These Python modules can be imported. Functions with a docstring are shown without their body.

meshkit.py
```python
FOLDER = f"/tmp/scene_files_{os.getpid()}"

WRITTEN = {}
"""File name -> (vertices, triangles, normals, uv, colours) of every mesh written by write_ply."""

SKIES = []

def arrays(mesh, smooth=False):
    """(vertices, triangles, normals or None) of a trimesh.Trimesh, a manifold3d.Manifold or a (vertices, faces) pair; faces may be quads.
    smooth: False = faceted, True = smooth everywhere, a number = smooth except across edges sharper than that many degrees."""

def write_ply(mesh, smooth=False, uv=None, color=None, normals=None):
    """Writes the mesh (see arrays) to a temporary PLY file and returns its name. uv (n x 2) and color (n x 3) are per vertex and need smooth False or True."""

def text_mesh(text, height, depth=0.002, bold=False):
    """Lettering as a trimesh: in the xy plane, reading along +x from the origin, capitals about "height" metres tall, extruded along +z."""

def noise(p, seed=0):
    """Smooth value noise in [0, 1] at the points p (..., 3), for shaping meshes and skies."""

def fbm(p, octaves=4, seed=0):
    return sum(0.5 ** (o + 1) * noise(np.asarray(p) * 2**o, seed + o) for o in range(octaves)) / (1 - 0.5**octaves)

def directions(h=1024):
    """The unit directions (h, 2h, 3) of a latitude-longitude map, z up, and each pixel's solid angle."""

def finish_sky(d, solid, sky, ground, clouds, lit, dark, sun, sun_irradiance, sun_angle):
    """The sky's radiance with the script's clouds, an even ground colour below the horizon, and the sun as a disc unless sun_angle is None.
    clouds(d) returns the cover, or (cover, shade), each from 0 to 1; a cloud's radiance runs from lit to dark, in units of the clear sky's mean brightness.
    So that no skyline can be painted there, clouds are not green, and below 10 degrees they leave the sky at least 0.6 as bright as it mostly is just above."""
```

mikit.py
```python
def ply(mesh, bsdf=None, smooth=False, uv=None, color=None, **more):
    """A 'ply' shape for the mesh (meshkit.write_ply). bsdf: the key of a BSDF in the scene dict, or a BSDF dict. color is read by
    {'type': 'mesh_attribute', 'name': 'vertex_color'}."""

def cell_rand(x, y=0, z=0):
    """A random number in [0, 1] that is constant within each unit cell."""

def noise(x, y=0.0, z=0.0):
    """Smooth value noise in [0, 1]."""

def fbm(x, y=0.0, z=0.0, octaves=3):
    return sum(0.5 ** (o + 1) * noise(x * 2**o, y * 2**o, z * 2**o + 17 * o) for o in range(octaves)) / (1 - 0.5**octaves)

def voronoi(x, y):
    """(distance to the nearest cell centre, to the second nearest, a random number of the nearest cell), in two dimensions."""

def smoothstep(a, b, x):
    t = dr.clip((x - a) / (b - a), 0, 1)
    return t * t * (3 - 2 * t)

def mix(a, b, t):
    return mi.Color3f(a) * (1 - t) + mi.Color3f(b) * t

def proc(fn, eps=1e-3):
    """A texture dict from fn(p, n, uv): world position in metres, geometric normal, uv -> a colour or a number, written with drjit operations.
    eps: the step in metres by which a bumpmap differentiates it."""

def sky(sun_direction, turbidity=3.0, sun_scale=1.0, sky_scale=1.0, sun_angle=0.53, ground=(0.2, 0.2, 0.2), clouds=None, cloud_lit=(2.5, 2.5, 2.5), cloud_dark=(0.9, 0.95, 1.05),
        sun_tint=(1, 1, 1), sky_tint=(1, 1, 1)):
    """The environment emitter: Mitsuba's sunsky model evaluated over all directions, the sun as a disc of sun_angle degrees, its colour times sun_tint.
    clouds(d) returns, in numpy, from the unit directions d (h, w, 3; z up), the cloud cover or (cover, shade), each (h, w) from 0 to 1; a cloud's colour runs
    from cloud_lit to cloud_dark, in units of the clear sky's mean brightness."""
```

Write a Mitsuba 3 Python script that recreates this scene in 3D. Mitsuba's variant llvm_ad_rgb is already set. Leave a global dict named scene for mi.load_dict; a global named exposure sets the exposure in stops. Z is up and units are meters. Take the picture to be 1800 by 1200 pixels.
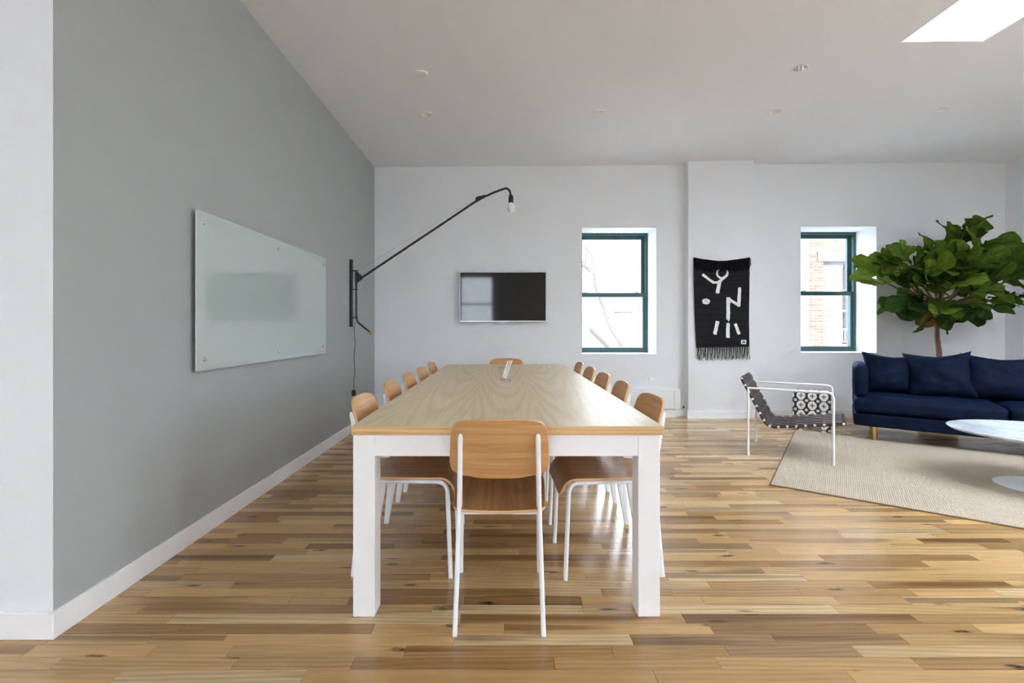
import math, random
import numpy as np, trimesh, manifold3d as m3
import drjit as dr
import mitsuba as mi
import mikit, meshkit
from mikit import proc, noise, fbm, voronoi, cell_rand, smoothstep, mix
from shapely.geometry import Polygon, LineString, Point
from scipy.spatial import Delaunay

T = mi.ScalarTransform4f
rng = np.random.default_rng(7)
scene, labels = {}, {}
PI = math.pi

# ------------------------------------------------------------------ camera, sky, exposure
CAM_Z, F = 1.134, 820.0
scene['camera'] = {'type': 'perspective', 'fov': 2 * math.degrees(math.atan(900 / F)), 'fov_axis': 'x', 'near_clip': 0.05, 'far_clip': 500.0,
                   'principal_point_offset_x': 14 / 1800, 'principal_point_offset_y': 24 / 1200,
                   'to_world': T().look_at(origin=[0, 0, CAM_Z], target=[0, 1, CAM_Z], up=[0, 0, 1])}
exposure = 5.72


def overcast(d):
    n = meshkit.fbm(d * 2.2, 4, 3)
    return np.ones(d.shape[:2]), 0.25 * n


scene['sky'] = mikit.sky((-0.35, -0.5, 0.75), turbidity=4.0, sun_scale=0.0, ground=(0.55, 0.55, 0.55), clouds=overcast,
                         cloud_lit=(1.49, 1.65, 1.83), cloud_dark=(1.18, 1.35, 1.56))


# ------------------------------------------------------------------ materials
def rgb(*c):
    return {'type': 'rgb', 'value': [float(x) for x in c]}


def mat(name, color, rough=0.5, metal=0.0, spec=0.5, two=True, bump=None, bscale=0.001, **kw):
    d = {'type': 'principled', 'base_color': rgb(*color) if isinstance(color, tuple) else proc(color), 'roughness': rough if isinstance(rough, float) else proc(rough),
         'metallic': metal, 'specular': spec, **kw}
    if bump is not None:
        d = {'type': 'bumpmap', 'arbitrary': proc(bump), 'scale': bscale, 'bsdf': d}
    scene[name] = {'type': 'twosided', 'bsdf': d} if two else d


def diffuse(name, color):
    scene[name] = {'type': 'twosided', 'bsdf': {'type': 'diffuse', 'reflectance': rgb(*color) if isinstance(color, tuple) else proc(color)}}


diffuse('wall_white', (0.785, 0.805, 0.825))
diffuse('ceiling_white', (0.845, 0.865, 0.89))
diffuse('wall_grey', (0.425, 0.452, 0.447))
mat('trim_white', (0.83, 0.83, 0.835), 0.35)
diffuse('floor_gap', (0.05, 0.03, 0.018))


def floor_color(p, n, uv):
    bid = dr.floor(uv.y)
    r1, r2, r3 = cell_rand(bid, 3, 1), cell_rand(bid, 7, 2), cell_rand(bid, 11, 5)
    u, v = uv.x, (uv.y - bid)
    c = mix((0.315, 0.172, 0.064), (0.545, 0.345, 0.150), smoothstep(0.0, 0.8, r1))
    c = mix(c, mi.Color3f(0.68, 0.51, 0.29), smoothstep(0.78, 0.97, r2) * 0.8)
    c = mix(c, mi.Color3f(0.19, 0.098, 0.036), smoothstep(0.82, 0.98, r3) * 0.55)
    fine = noise(u * 9, v * 190, bid * 3.1)
    mid = fbm(u * 2.0, v * 46, bid * 1.7)
    c = c * (0.74 + 0.22 * fine + 0.30 * mid)
    streak = smoothstep(0.63, 0.82, noise(u * 1.1 + 5 * r1, v * 22, bid * 2.3))
    c = mix(c, c * mi.Color3f(0.42, 0.36, 0.32), streak * 0.75)
    ku, kv = u + 0.05 * fbm(u * 18, v * 40, bid), v + 0.022 * fbm(u * 12, v * 50, bid + 9)
    d1, d2, w = voronoi(ku * 3.0 + 30 * r2, kv * 13 + 9 * r3)
    knot = smoothstep(0.17, 0.04, d1) * smoothstep(0.82, 0.86, w) * (0.35 + 0.9 * noise(u * 60, v * 160, bid))
    cath = 0.5 + 0.5 * dr.sin(2 * PI * (v * 46 + 1.3 * fbm(u * 3.0, v * 12, bid * 1.3) + 3.5 * u * (r1 - 0.5)))
    c = c * (1.0 - 0.20 * cath * smoothstep(0.2, 0.6, r2))
    return mix(c, c * mi.Color3f(0.18, 0.14, 0.12), knot)


mat('floor_oak', floor_color, 0.22, spec=0.5, clearcoat=0.35, clearcoat_gloss=0.9)


def veneer(p, n, uv):
    cell = dr.floor(p.x / 0.305 + 0.5)
    xx = p.x - cell * 0.305
    k = cell_rand(cell, 5, 1)
    h = 20 * xx * xx * (0.6 + 0.8 * k) - 0.30 * p.y + 0.34 * fbm(p.x * 4, p.y * 0.8, cell * 2.7) + 5 * k
    s = 0.5 + 0.5 * dr.sin(2 * PI * h * 6.0)
    fine = noise(p.x * 420, p.y * 9)
    c = mix((0.60, 0.490, 0.315), (0.46, 0.365, 0.225), s * s * 0.30)
    return c * (0.93 + 0.12 * fine)


mat('table_veneer', veneer, 0.40, spec=0.38)


def edge_wood(p, n, uv):
    q = dr.select(dr.abs(n.y) > 0.5, p.x, p.y)
    l = noise(q * 1.6, p.z * 260)
    f = noise(q * 6, p.z * 900)
    return mix((0.66, 0.44, 0.21), (0.52, 0.30, 0.12), smoothstep(0.35, 0.75, l)) * (0.9 + 0.18 * f)


mat('table_edge_wood', edge_wood, 0.4)
mat('table_white', (0.80, 0.795, 0.79), 0.42)


def ply_color(base, dark):
    def fn(p, n, uv):
        e = smoothstep(49, 51, uv.y)
        u, v = uv.x, uv.y - 100 * e
        f = noise(u * 14, v * 420)
        m = fbm(u * 2.4, v * 70)
        b = noise(u * 0.9, v * 16)
        c = mix(base, dark, smoothstep(0.3, 0.75, m) * 0.55 + 0.25 * b) * (0.9 + 0.2 * f)
        return mix(c, mi.Color3f(0.60, 0.36, 0.17), e)
    return fn


mat('chair_oak', ply_color((0.56, 0.315, 0.130), (0.42, 0.215, 0.080)), 0.38)
mat('chair_seat_oak', ply_color((0.34, 0.175, 0.075), (0.24, 0.115, 0.045)), 0.33)
mat('chair_metal', (0.80, 0.82, 0.83), 0.35)
mat('rod_white', (0.84, 0.84, 0.83), 0.35)
scene['board_glass'] = {'type': 'plastic', 'int_ior': 2.05, 'diffuse_reflectance': rgb(0.50, 0.585, 0.56), 'nonlinear': False}
mat('board_edge', (0.62, 0.70, 0.67), 0.2)
mat('chrome', (0.75, 0.75, 0.73), 0.18, metal=1.0)
mat('steel', (0.55, 0.55, 0.56), 0.3, metal=1.0)
mat('black_metal', (0.012, 0.012, 0.013), 0.4)
mat('black_plastic', (0.015, 0.015, 0.016), 0.45)
mat('wood_ball', (0.42, 0.21, 0.09), 0.4)
mat('tv_screen', (0.006, 0.006, 0.006), 0.05, spec=0.5)
mat('tv_bezel', (0.42, 0.42, 0.43), 0.3, metal=0.6)
mat('window_green', (0.030, 0.085, 0.085), 0.4)
mat('lock_white', (0.75, 0.76, 0.76), 0.4)
mat('dark_frame', (0.03, 0.035, 0.04), 0.4)
scene['pane_glass'] = {'type': 'thindielectric', 'int_ior': 1.5}
scene['clear_glass'] = {'type': 'dielectric', 'int_ior': 1.49}
mat('bulb_glass', (0.86, 0.87, 0.86), 0.12, spec=0.6)
mat('heater_white', (0.76, 0.77, 0.74), 0.45)
mat('plastic_white', (0.80, 0.80, 0.80), 0.4)
mat('brass', (0.80, 0.55, 0.20), 0.25, metal=1.0)
mat('lacquer_white', (0.76, 0.78, 0.82), 0.3)
mat('pot_grey', (0.30, 0.30, 0.30), 0.6)
mat('soil', (0.04, 0.028, 0.02), 0.9)


def velvet(p, n, uv):
    f = fbm(p.x * 9, p.y * 9, p.z * 9)
    return mix((0.0016, 0.0056, 0.0190), (0.0030, 0.0098, 0.0310), smoothstep(0.3, 0.7, f))


mat('navy_velvet', velvet, 0.7, spec=0.12, sheen=0.28, sheen_tint=1.0)


def leather(p, n, uv):
    f = noise(p.x * 90, p.y * 90, p.z * 90)
    return mix((0.034, 0.021, 0.022), (0.052, 0.033, 0.034), f)


mat('brown_leather', leather, 0.42, spec=0.45)

RUG_O, RUG_A, RUG_B = np.array([1.917, 3.36]), np.array([0.809, -0.588]), np.array([0.588, 0.809])


def rug_color(p, n, uv):
    s, d = uv.x, uv.y
    ribs = 0.5 + 0.5 * dr.cos(2 * PI * s / 0.0125)
    knots = noise(s / 0.00625, d / 0.008)
    blot = fbm(s * 3, d * 3)
    c = mix((0.36, 0.295, 0.22), (0.53, 0.455, 0.365), ribs * 0.5 + 0.5 * knots)
    return c * (0.88 + 0.2 * blot)


mat('sisal', rug_color, 0.85, spec=0.2)


def marble(p, n, uv):
    w = fbm(p.x * 3, p.y * 3, p.z, 4)
    v = dr.abs(dr.sin((p.x * 4.0 + p.y * 2.2 + 5.5 * w) * 2.2))
    vein = smoothstep(0.22, 0.0, v)
    c = mix((0.64, 0.68, 0.72), (0.44, 0.48, 0.53), smoothstep(0.35, 0.7, fbm(p.x * 6 + 3, p.y * 6)))
    return mix(c, mi.Color3f(0.32, 0.36, 0.41), vein * 0.5)


mat('marble_top', marble, 0.15)


def leaf_fn(base, back):
    def fn(p, n, uv):
        s, t = uv.x, uv.y          # s along the midrib 0..1, t across in -1..1
        a = dr.abs(t)
        rib = smoothstep(0.05, 0.015, a)
        q = s * 7.0 - a * 2.2
        vq = dr.abs(q - dr.floor(q) - 0.5)
        vein = smoothstep(0.10, 0.0, vq) * smoothstep(0.98, 0.6, a)
        f = fbm(s * 4 + p.x * 3, t * 3 + p.z * 3)
        c = mix(base, back, smoothstep(0.3, 0.75, f))
        return mix(c, mi.Color3f(back) * 1.45, dr.minimum(1.0, rib * 0.6 + vein * 0.35))
    return fn


LEAF_MATS = []
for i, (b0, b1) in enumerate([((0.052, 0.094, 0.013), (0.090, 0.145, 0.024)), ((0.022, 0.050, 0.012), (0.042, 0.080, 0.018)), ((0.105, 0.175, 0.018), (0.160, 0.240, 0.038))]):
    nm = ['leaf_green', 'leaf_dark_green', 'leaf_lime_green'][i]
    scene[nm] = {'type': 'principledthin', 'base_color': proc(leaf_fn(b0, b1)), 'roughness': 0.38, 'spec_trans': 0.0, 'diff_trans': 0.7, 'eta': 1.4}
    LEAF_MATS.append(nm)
scene['leaf_brown'] = {'type': 'principledthin', 'base_color': proc(leaf_fn((0.14, 0.08, 0.025), (0.2, 0.13, 0.04))), 'roughness': 0.5, 'spec_trans': 0.0, 'diff_trans': 0.5, 'eta': 1.4}


def bark(p, n, uv):
    return mix((0.12, 0.065, 0.040), (0.22, 0.135, 0.090), fbm(p.x * 60, p.y * 60, p.z * 25))


mat('bark', bark, 0.8)


def stool_pattern(p, n, uv):
    a, b = uv.x / 0.104, uv.y / 0.104
    dx, dy = a - dr.floor(a + 0.5), b - dr.floor(b + 0.5)
    ax, ay = dr.abs(dx), dr.abs(dy)
    med = dr.select((ax + 0.75 * ay < 0.50) & (ax < 0.39) & (ay < 0.46), 1.0, 0.0)
    cross = dr.select(((ax < 0.035) & (ay < 0.18)) | ((ay < 0.035) & (ax < 0.18)) | ((dr.abs(ax - 0.15) < 0.04) & (ay < 0.06)) | ((dr.abs(ay - 0.15) < 0.04) & (ax < 0.06)), 1.0, 0.0)
    ex, ey = a - dr.floor(a) - 0.5, b - dr.floor(b) - 0.5
    r, th = dr.sqrt(ex * ex + ey * ey), dr.atan2(ey, ex)
    star = dr.select(r < 0.13 + 0.07 * dr.cos(8 * th), 1.0, 0.0)
    fx, fy = a - dr.floor(a) - 0.5, b - dr.floor(b + 0.5)
    dot = dr.select(fx * fx + fy * fy < 0.013, 1.0, 0.0)
    w = dr.maximum(med * (1 - cross), star)
    c = mix((0.018, 0.018, 0.020), (0.72, 0.71, 0.66), w)
    return mix(c, mi.Color3f(0.03, 0.06, 0.13), dot)


mat('stool_fabric', stool_pattern, 0.8, spec=0.2)
mat('stool_wood', (0.28, 0.20, 0.13), 0.6)


def weave_black(p, n, uv):
    l = noise(p.x * 30, p.z * 420)
    b = noise(p.x * 3, p.z * 40)
    return mix((0.0125, 0.0125, 0.014), (0.030, 0.030, 0.034), 0.5 * l + 0.5 * b)


diffuse('cloth_black', weave_black)
diffuse('cloth_white', lambda p, n, uv: mi.Color3f(0.84, 0.84, 0.83) * (0.85 + 0.15 * noise(p.x * 40, p.z * 420)))
diffuse('fringe_black', (0.012, 0.012, 0.013))
diffuse('fringe_white', (0.6, 0.6, 0.6))
mat('stick_white', (0.80, 0.81, 0.82), 0.3)
mat('stick_orange', (0.50, 0.17, 0.035), 0.4)
mat('lens_white', (0.88, 0.88, 0.88), 0.3)


def brick_col(p, n, uv):
    q = dr.select(dr.abs(n.y) > 0.5, p.x, p.y)
    row = dr.floor(p.z / 0.075)
    off = (row - 2 * dr.floor(row / 2)) * 0.5
    bx = q / 0.215 + off
    fx, fz = bx - dr.floor(bx), p.z / 0.075 - row
    mortar = dr.select((fx < 0.055) | (fz < 0.16), 1.0, 0.0)
    c = mix((0.20, 0.105, 0.075), (0.25, 0.150, 0.115), cell_rand(dr.floor(bx), row, 1))
    return mix(c, mi.Color3f(0.27, 0.25, 0.24), mortar)


diffuse('brick', brick_col)
diffuse('stone_grey', (0.16, 0.165, 0.18))
diffuse('curtain_white', (0.55, 0.56, 0.58))
diffuse('render_pale', (0.24, 0.25, 0.27))
diffuse('branch_pale', (0.13, 0.12, 0.11))
diffuse('asphalt', (0.55, 0.55, 0.55))


# ------------------------------------------------------------------ mesh helpers
def add(key, mesh, bsdf, smooth=False, label=None, cat=None, group=None, kind=None, **kw):
    assert key not in scene, key
    scene[key] = mikit.ply(mesh, bsdf, smooth=smooth, **kw)
    note(key, label, cat, group, kind)
    return key


def note(key, label=None, cat=None, group=None, kind=None):
    d = {k: v for k, v in (('label', label), ('category', cat), ('group', group), ('kind', kind)) if v}
    if d:
        labels[key] = d


def part(base):
    """The next free key: base, base_001, ..."""
    if base not in scene:
        return base
    i = 1
    while f'{base}_{i:03d}' in scene:
        i += 1
    return f'{base}_{i:03d}'


def box(x0, x1, y0, y1, z0, z1, c=0.0):
    """A box with chamfered edges."""
    lo, hi = np.array([x0, y0, z0], float), np.array([x1, y1, z1], float)
    if c <= 0:
        m = trimesh.creation.box(hi - lo)
        m.apply_translation((lo + hi) / 2)
        return m
    pts = []
    for s in np.ndindex(2, 2, 2):
        for k in range(3):
            q = np.where(np.array(s) == 0, lo + c, hi - c)
            q[k] = lo[k] if s[k] == 0 else hi[k]
            pts.append(q)
    return trimesh.convex.convex_hull(np.array(pts))


def cat_(*ms):
    return trimesh.util.concatenate([m if isinstance(m, trimesh.Trimesh) else trimesh.Trimesh(m[0], tri(m[1]), process=False) for m in ms])


def tri(f):
    f = np.asarray(f)
    return np.vstack([f[:, [0, 1, 2]], f[:, [0, 2, 3]]]) if f.shape[1] == 4 else f


def round_path(pts, rad, n=6):
    """Polyline with its inner corners rounded."""
    pts = [np.array(p, float) for p in pts]
    rads = [rad] * len(pts) if np.isscalar(rad) else rad
    out = [pts[0]]
    for i in range(1, len(pts) - 1):
        a, b, c = pts[i - 1], pts[i], pts[i + 1]
        d1, d2 = (a - b) / np.linalg.norm(a - b), (c - b) / np.linalg.norm(c - b)
        r = min(rads[i], 0.49 * np.linalg.norm(a - b), 0.49 * np.linalg.norm(c - b))
        if r <= 0:
            out.append(b)
            continue
        p0, p2 = b + d1 * r, b + d2 * r
        for t in np.linspace(0, 1, n):
            out.append((1 - t) ** 2 * p0 + 2 * t * (1 - t) * b + t * t * p2)
    out.append(pts[-1])
    return np.array(out)


def tube(path, r, sides=12, caps=True):
    p = np.asarray(path, float)
    r = np.broadcast_to(r, (len(p),))
    t = np.gradient(p, axis=0)
    t /= np.linalg.norm(t, axis=1, keepdims=True)
    a = np.cross(t[0], [0, 0, 1] if abs(t[0][2]) < 0.9 else [1, 0, 0])
    A = []
    for k in range(len(p)):
        a = a - t[k] * (a @ t[k])
        a /= np.linalg.norm(a)
        A.append(a.copy())
    A = np.array(A)
    B = np.cross(t, A)
    ang = np.arange(sides) * 2 * PI / sides
    v = p[:, None] + r[:, None, None] * (np.cos(ang)[None, :, None] * A[:, None] + np.sin(ang)[None, :, None] * B[:, None])
    i, j = np.meshgrid(np.arange(len(p) - 1), np.arange(sides), indexing='ij')
    q = np.stack([i * sides + j, i * sides + (j + 1) % sides, (i + 1) * sides + (j + 1) % sides, (i + 1) * sides + j], -1).reshape(-1, 4)
    v, f = v.reshape(-1, 3), tri(q)
    if caps:
        n = len(v)
        v = np.vstack([v, p[:1], p[-1:]])
        j = np.arange(sides)
        last = (len(p) - 1) * sides
        f = np.vstack([f, np.stack([(j + 1) % sides, j, j * 0 + n], 1), np.stack([last + j, last + (j + 1) % sides, j * 0 + n + 1], 1)])
    return trimesh.Trimesh(v, f, process=False)


def lathe(profile, segs=40, center=(0, 0, 0)):
    m = trimesh.creation.revolve(np.array(profile, float), sections=segs)
    m.apply_translation(center)
    return m


def loft(rings):
    """Closed rings (k, n, 3) into a capped surface."""
    R = np.asarray(rings, float)
    k, n = R.shape[:2]
    i, j = np.meshgrid(np.arange(k - 1), np.arange(n), indexing='ij')
    q = np.stack([i * n + j, i * n + (j + 1) % n, (i + 1) * n + (j + 1) % n, (i + 1) * n + j], -1).reshape(-1, 4)
    v = np.vstack([R.reshape(-1, 3), R[0].mean(0)[None], R[-1].mean(0)[None]])
    j = np.arange(n)
    f = np.vstack([tri(q), np.stack([(j + 1) % n, j, j * 0 + k * n], 1), np.stack([(k - 1) * n + j, (k - 1) * n + (j + 1) % n, j * 0 + k * n + 1], 1)])
    m = trimesh.Trimesh(v, f, process=False)
    if m.volume < 0:
        m.invert()
    return m


def grid_fill(poly, step):
    """Points and triangles filling a shapely polygon; the boundary ring comes first."""
    ring = np.array(poly.exterior.segmentize(step).coords)[:-1]
    x0, y0, x1, y1 = poly.bounds
    gx, gy = np.meshgrid(np.arange(x0 + step / 2, x1, step), np.arange(y0 + step / 2, y1, step))
    inner = poly.buffer(-step * 0.45)
    pts = np.array([p for p in np.stack([gx.ravel(), gy.ravel()], 1) if inner.contains(Point(p))]).reshape(-1, 2)
    P = np.vstack([ring, pts])
    D = Delaunay(P).simplices
    grown = poly.buffer(1e-6)
    keep = [t for t in D if grown.contains(Point(P[t].mean(0)))]
    F_ = np.array(keep)
    a = P[F_]
    area = np.cross(a[:, 1] - a[:, 0], a[:, 2] - a[:, 0])
    F_[area < 0] = F_[area < 0][:, [0, 2, 1]]
    return P, F_[np.abs(area) > 1e-12], len(ring)


def panel(poly, th, place, step=0.03, bevel=0.0015):
    """A sheet of thickness th with outline poly, bent by place(u, v, w) -> xyz. Returns (mesh tuple, uv): v + 100 marks the rim."""
    P, Fc, nr = grid_fill(poly, step)
    inn = P.copy()
    h = th / 2
    ring = P[:nr]
    vs, fs, uvs, n0 = [], [], [], 0
    for sgn in (1, -1):
        vs.append(np.column_stack([P, np.full(len(P), sgn * h)]))
        fs.append((Fc if sgn > 0 else Fc[:, [0, 2, 1]]) + n0)
        uvs.append(P)
        n0 += len(P)
    c = ring.mean(0)
    d = np.roll(ring, -1, 0) - np.roll(ring, 1, 0)
    nrm = np.column_stack([d[:, 1], -d[:, 0]])
    nrm /= np.linalg.norm(nrm, axis=1, keepdims=True)
    if Polygon(ring).exterior.is_ccw is False:
        nrm = -nrm
    loops = [(ring, h), (ring + nrm * bevel, h - bevel), (ring + nrm * bevel, -h + bevel), (ring, -h)]
    for L, w in loops:
        vs.append(np.column_stack([L, np.full(nr, w)]))
        uvs.append(L + [0, 100])
    j = np.arange(nr)
    for k in range(3):
        a, b = n0 + k * nr, n0 + (k + 1) * nr
        q = np.stack([a + j, b + j, b + (j + 1) % nr, a + (j + 1) % nr], 1)
        if not Polygon(ring).exterior.is_ccw:
            q = q[:, ::-1]
        fs.append(tri(q))
    V = np.vstack(vs)
    return (np.array([place(*q) for q in V]), np.vstack(fs)), np.vstack(uvs)


def soft_box(hx, hy, hz, r, n=14, bulge=0.0, seed=0, wob=0.0):
    """A rounded, slightly puffed cushion block centred on the origin."""
    m = trimesh.creation.box((2, 2, 2))
    for _ in range(4):
        m = m.subdivide()
    v = np.array(m.vertices)
    v = np.sign(v) * np.abs(v) ** 0.8 if False else v
    h = np.array([hx, hy, hz])
    q = v * h
    core = np.clip(q, -(h - r), h - r)
    d = q - core
    L = np.linalg.norm(d, axis=1, keepdims=True)
    # vertices on faces: push to the rounded surface
    q = np.where(L > 1e-9, core + d / np.maximum(L, 1e-9) * r, q)
    if bulge:
        g = (1 - v[:, 0] ** 4) * (1 - v[:, 1] ** 4)
        q[:, 2] += np.sign(v[:, 2]) * np.abs(v[:, 2]) * bulge * g
        q[:, 1] += v[:, 1] * 0.6 * bulge * (1 - v[:, 0] ** 4) * (1 - v[:, 2] ** 4)
    if wob:
        q += wob * (np.stack([meshkit.fbm(q * 6 + 9 * k, 3, seed + k) for k in range(3)], 1) - 0.5)
    return trimesh.Trimesh(q, m.faces, process=False)


def pillow_mesh(w, h, th, seed, n=40):
    g = np.linspace(-1, 1, n)
    X, Y = np.meshgrid(g, g, indexing='ij')
    prof = np.clip((1 - np.abs(X) ** 2.6) * (1 - np.abs(Y) ** 2.6), 0, None) ** 0.55
    px = X * w / 2 * (1 - 0.19 * (1 - np.abs(Y) ** 1.3) * np.abs(X) ** 3)
    py = Y * h / 2 * (1 - (0.10 + 0.22 * (Y > 0)) * (1 - np.abs(X + 0.12 * math.sin(seed)) ** 1.15).clip(0) * np.abs(Y) ** 3)
    vs = []
    for sgn in (1, -1):
        q = np.stack([X * 2.3, Y * 2.3, X * 0 + sgn + seed], -1)
        wr = (meshkit.fbm(q, 4, seed) - 0.5) * 0.55 * np.clip(prof, 0, 1)
        fold = 0.05 * np.cos(9 * X * Y + seed) * np.clip(prof, 0, 1) * (X * X + Y * Y) * 0.4
        vs.append(np.stack([px, py, sgn * th / 2 * (prof * (1 + wr) + fold + 0.02)], -1).reshape(-1, 3))
    i, j = np.meshgrid(np.arange(n - 1), np.arange(n - 1), indexing='ij')
    q = np.stack([i * n + j, (i + 1) * n + j, (i + 1) * n + j + 1, i * n + j + 1], -1).reshape(-1, 4)
    edge = [k for k in range(n)] + [k * n + n - 1 for k in range(1, n)] + [(n - 1) * n + k for k in range(n - 2, -1, -1)] + [k * n for k in range(n - 2, 0, -1)]
    e = np.array(edge)
    N = n * n
    rim = np.stack([e, np.roll(e, -1), np.roll(e, -1) + N, e + N], 1)
    m = trimesh.Trimesh(np.vstack(vs), np.vstack([tri(q), tri(q[:, ::-1] + N), tri(rim)]), process=False)
    return m


def ribbon(P, B, N, w, th):
    """A strap along points P, its width along B, its face along N."""
    P, B, N = (np.asarray(a, float) for a in (P, B, N))
    rings = np.stack([P + B * w / 2 + N * th / 2, P - B * w / 2 + N * th / 2, P - B * w / 2 - N * th / 2, P + B * w / 2 - N * th / 2], 1)
    return loft(rings)


def man(m):
    return m3.Manifold(m3.Mesh(np.asarray(m.vertices, np.float32), np.asarray(m.faces, np.uint32)))


def unman(m):
    q = m.to_mesh()
    return trimesh.Trimesh(q.vert_properties[:, :3], q.tri_verts, process=False)


def frame_of(o, a, b):
    """4x4 matrix: local x along a, local y along b (2-d directions), origin o."""
    M = np.eye(4)
    M[:2, 0], M[:2, 1], M[:3, 3] = a, b, o
    return M


# ================================================================== the setting
XL, XR, YB, YN = -1.652, 6.39, 5.95, 1.708      # left grey wall, right wall, back wall, end of the left wall
YF, XFL = -4.2, -3.6                            # the wall behind the camera, the far left of the area behind
SLOPE = 0.0082
CEIL = lambda x: 3.180 + SLOPE * (x - XL)

# ---- floor
add('floor', box(XFL - 0.2, XR + 0.2, YF - 0.2, YB + 0.1, -0.2, -0.0022), 'floor_gap', kind='structure')
BW = 0.0605
boards = []
row, bid = 0, 0
y = YF
while y < YB - 1e-6:
    r = np.random.default_rng(1000 + row)
    x = XFL - r.uniform(0, 0.8)
    while x < XR:
        L = r.choice([0.28, 0.42, 0.55, 0.7, 0.85, 1.05], p=[.12, .2, .24, .2, .14, .1]) * r.uniform(0.85, 1.15)
        x0, x1 = max(x, XFL), min(x + L, XR)
        y1 = min(y + BW, YB)
        if x1 - x0 > 0.03 and not (y > YN and x1 < XL):
            boards.append((x0 if y < YN - BW else max(x0, XL), x1, y, y1, bid, r.uniform(0, 40)))
            bid += 1
        x += L
    y += BW
    row += 1


def board_arrays(b):
    x0, x1, y0, y1, i, off = b
    e, g = 0.0009, 0.0002
    z1, z2 = 0.0, -0.0016
    v, uv = [], []
    q = [(x0 + e, y0 + e), (x1 - e, y0 + e), (x1 - e, y1 - e), (x0 + e, y1 - e)]
    o = [(x0 + g, y0 + g), (x1 - g, y0 + g), (x1 - g, y1 - g), (x0 + g, y1 - g)]
    for (px, py) in q:
        v.append((px, py, z1))
    for (px, py) in o:
        v.append((px, py, z2))
    uv = [(px + off, i + 0.1 + (py - y0)) for px, py in q + o]
    f = [[0, 1, 2], [0, 2, 3]]
    for k in range(4):
        l = (k + 1) % 4
        f += [[4 + k, 4 + l, l], [4 + k, l, k]]
    return np.array(v), np.array(f), np.array(uv)


def seen_area(b):
    x0, x1, y0, y1 = b[:4]
    if y0 < 1.40:
        return 0
    s = F / y0
    u0, u1 = max(0, 886 + x0 * s), min(1800, 886 + x1 * s)
    hgt = F * CAM_Z * (1 / y0 - 1 / y1)
    return max(0, u1 - u0) * hgt


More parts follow.
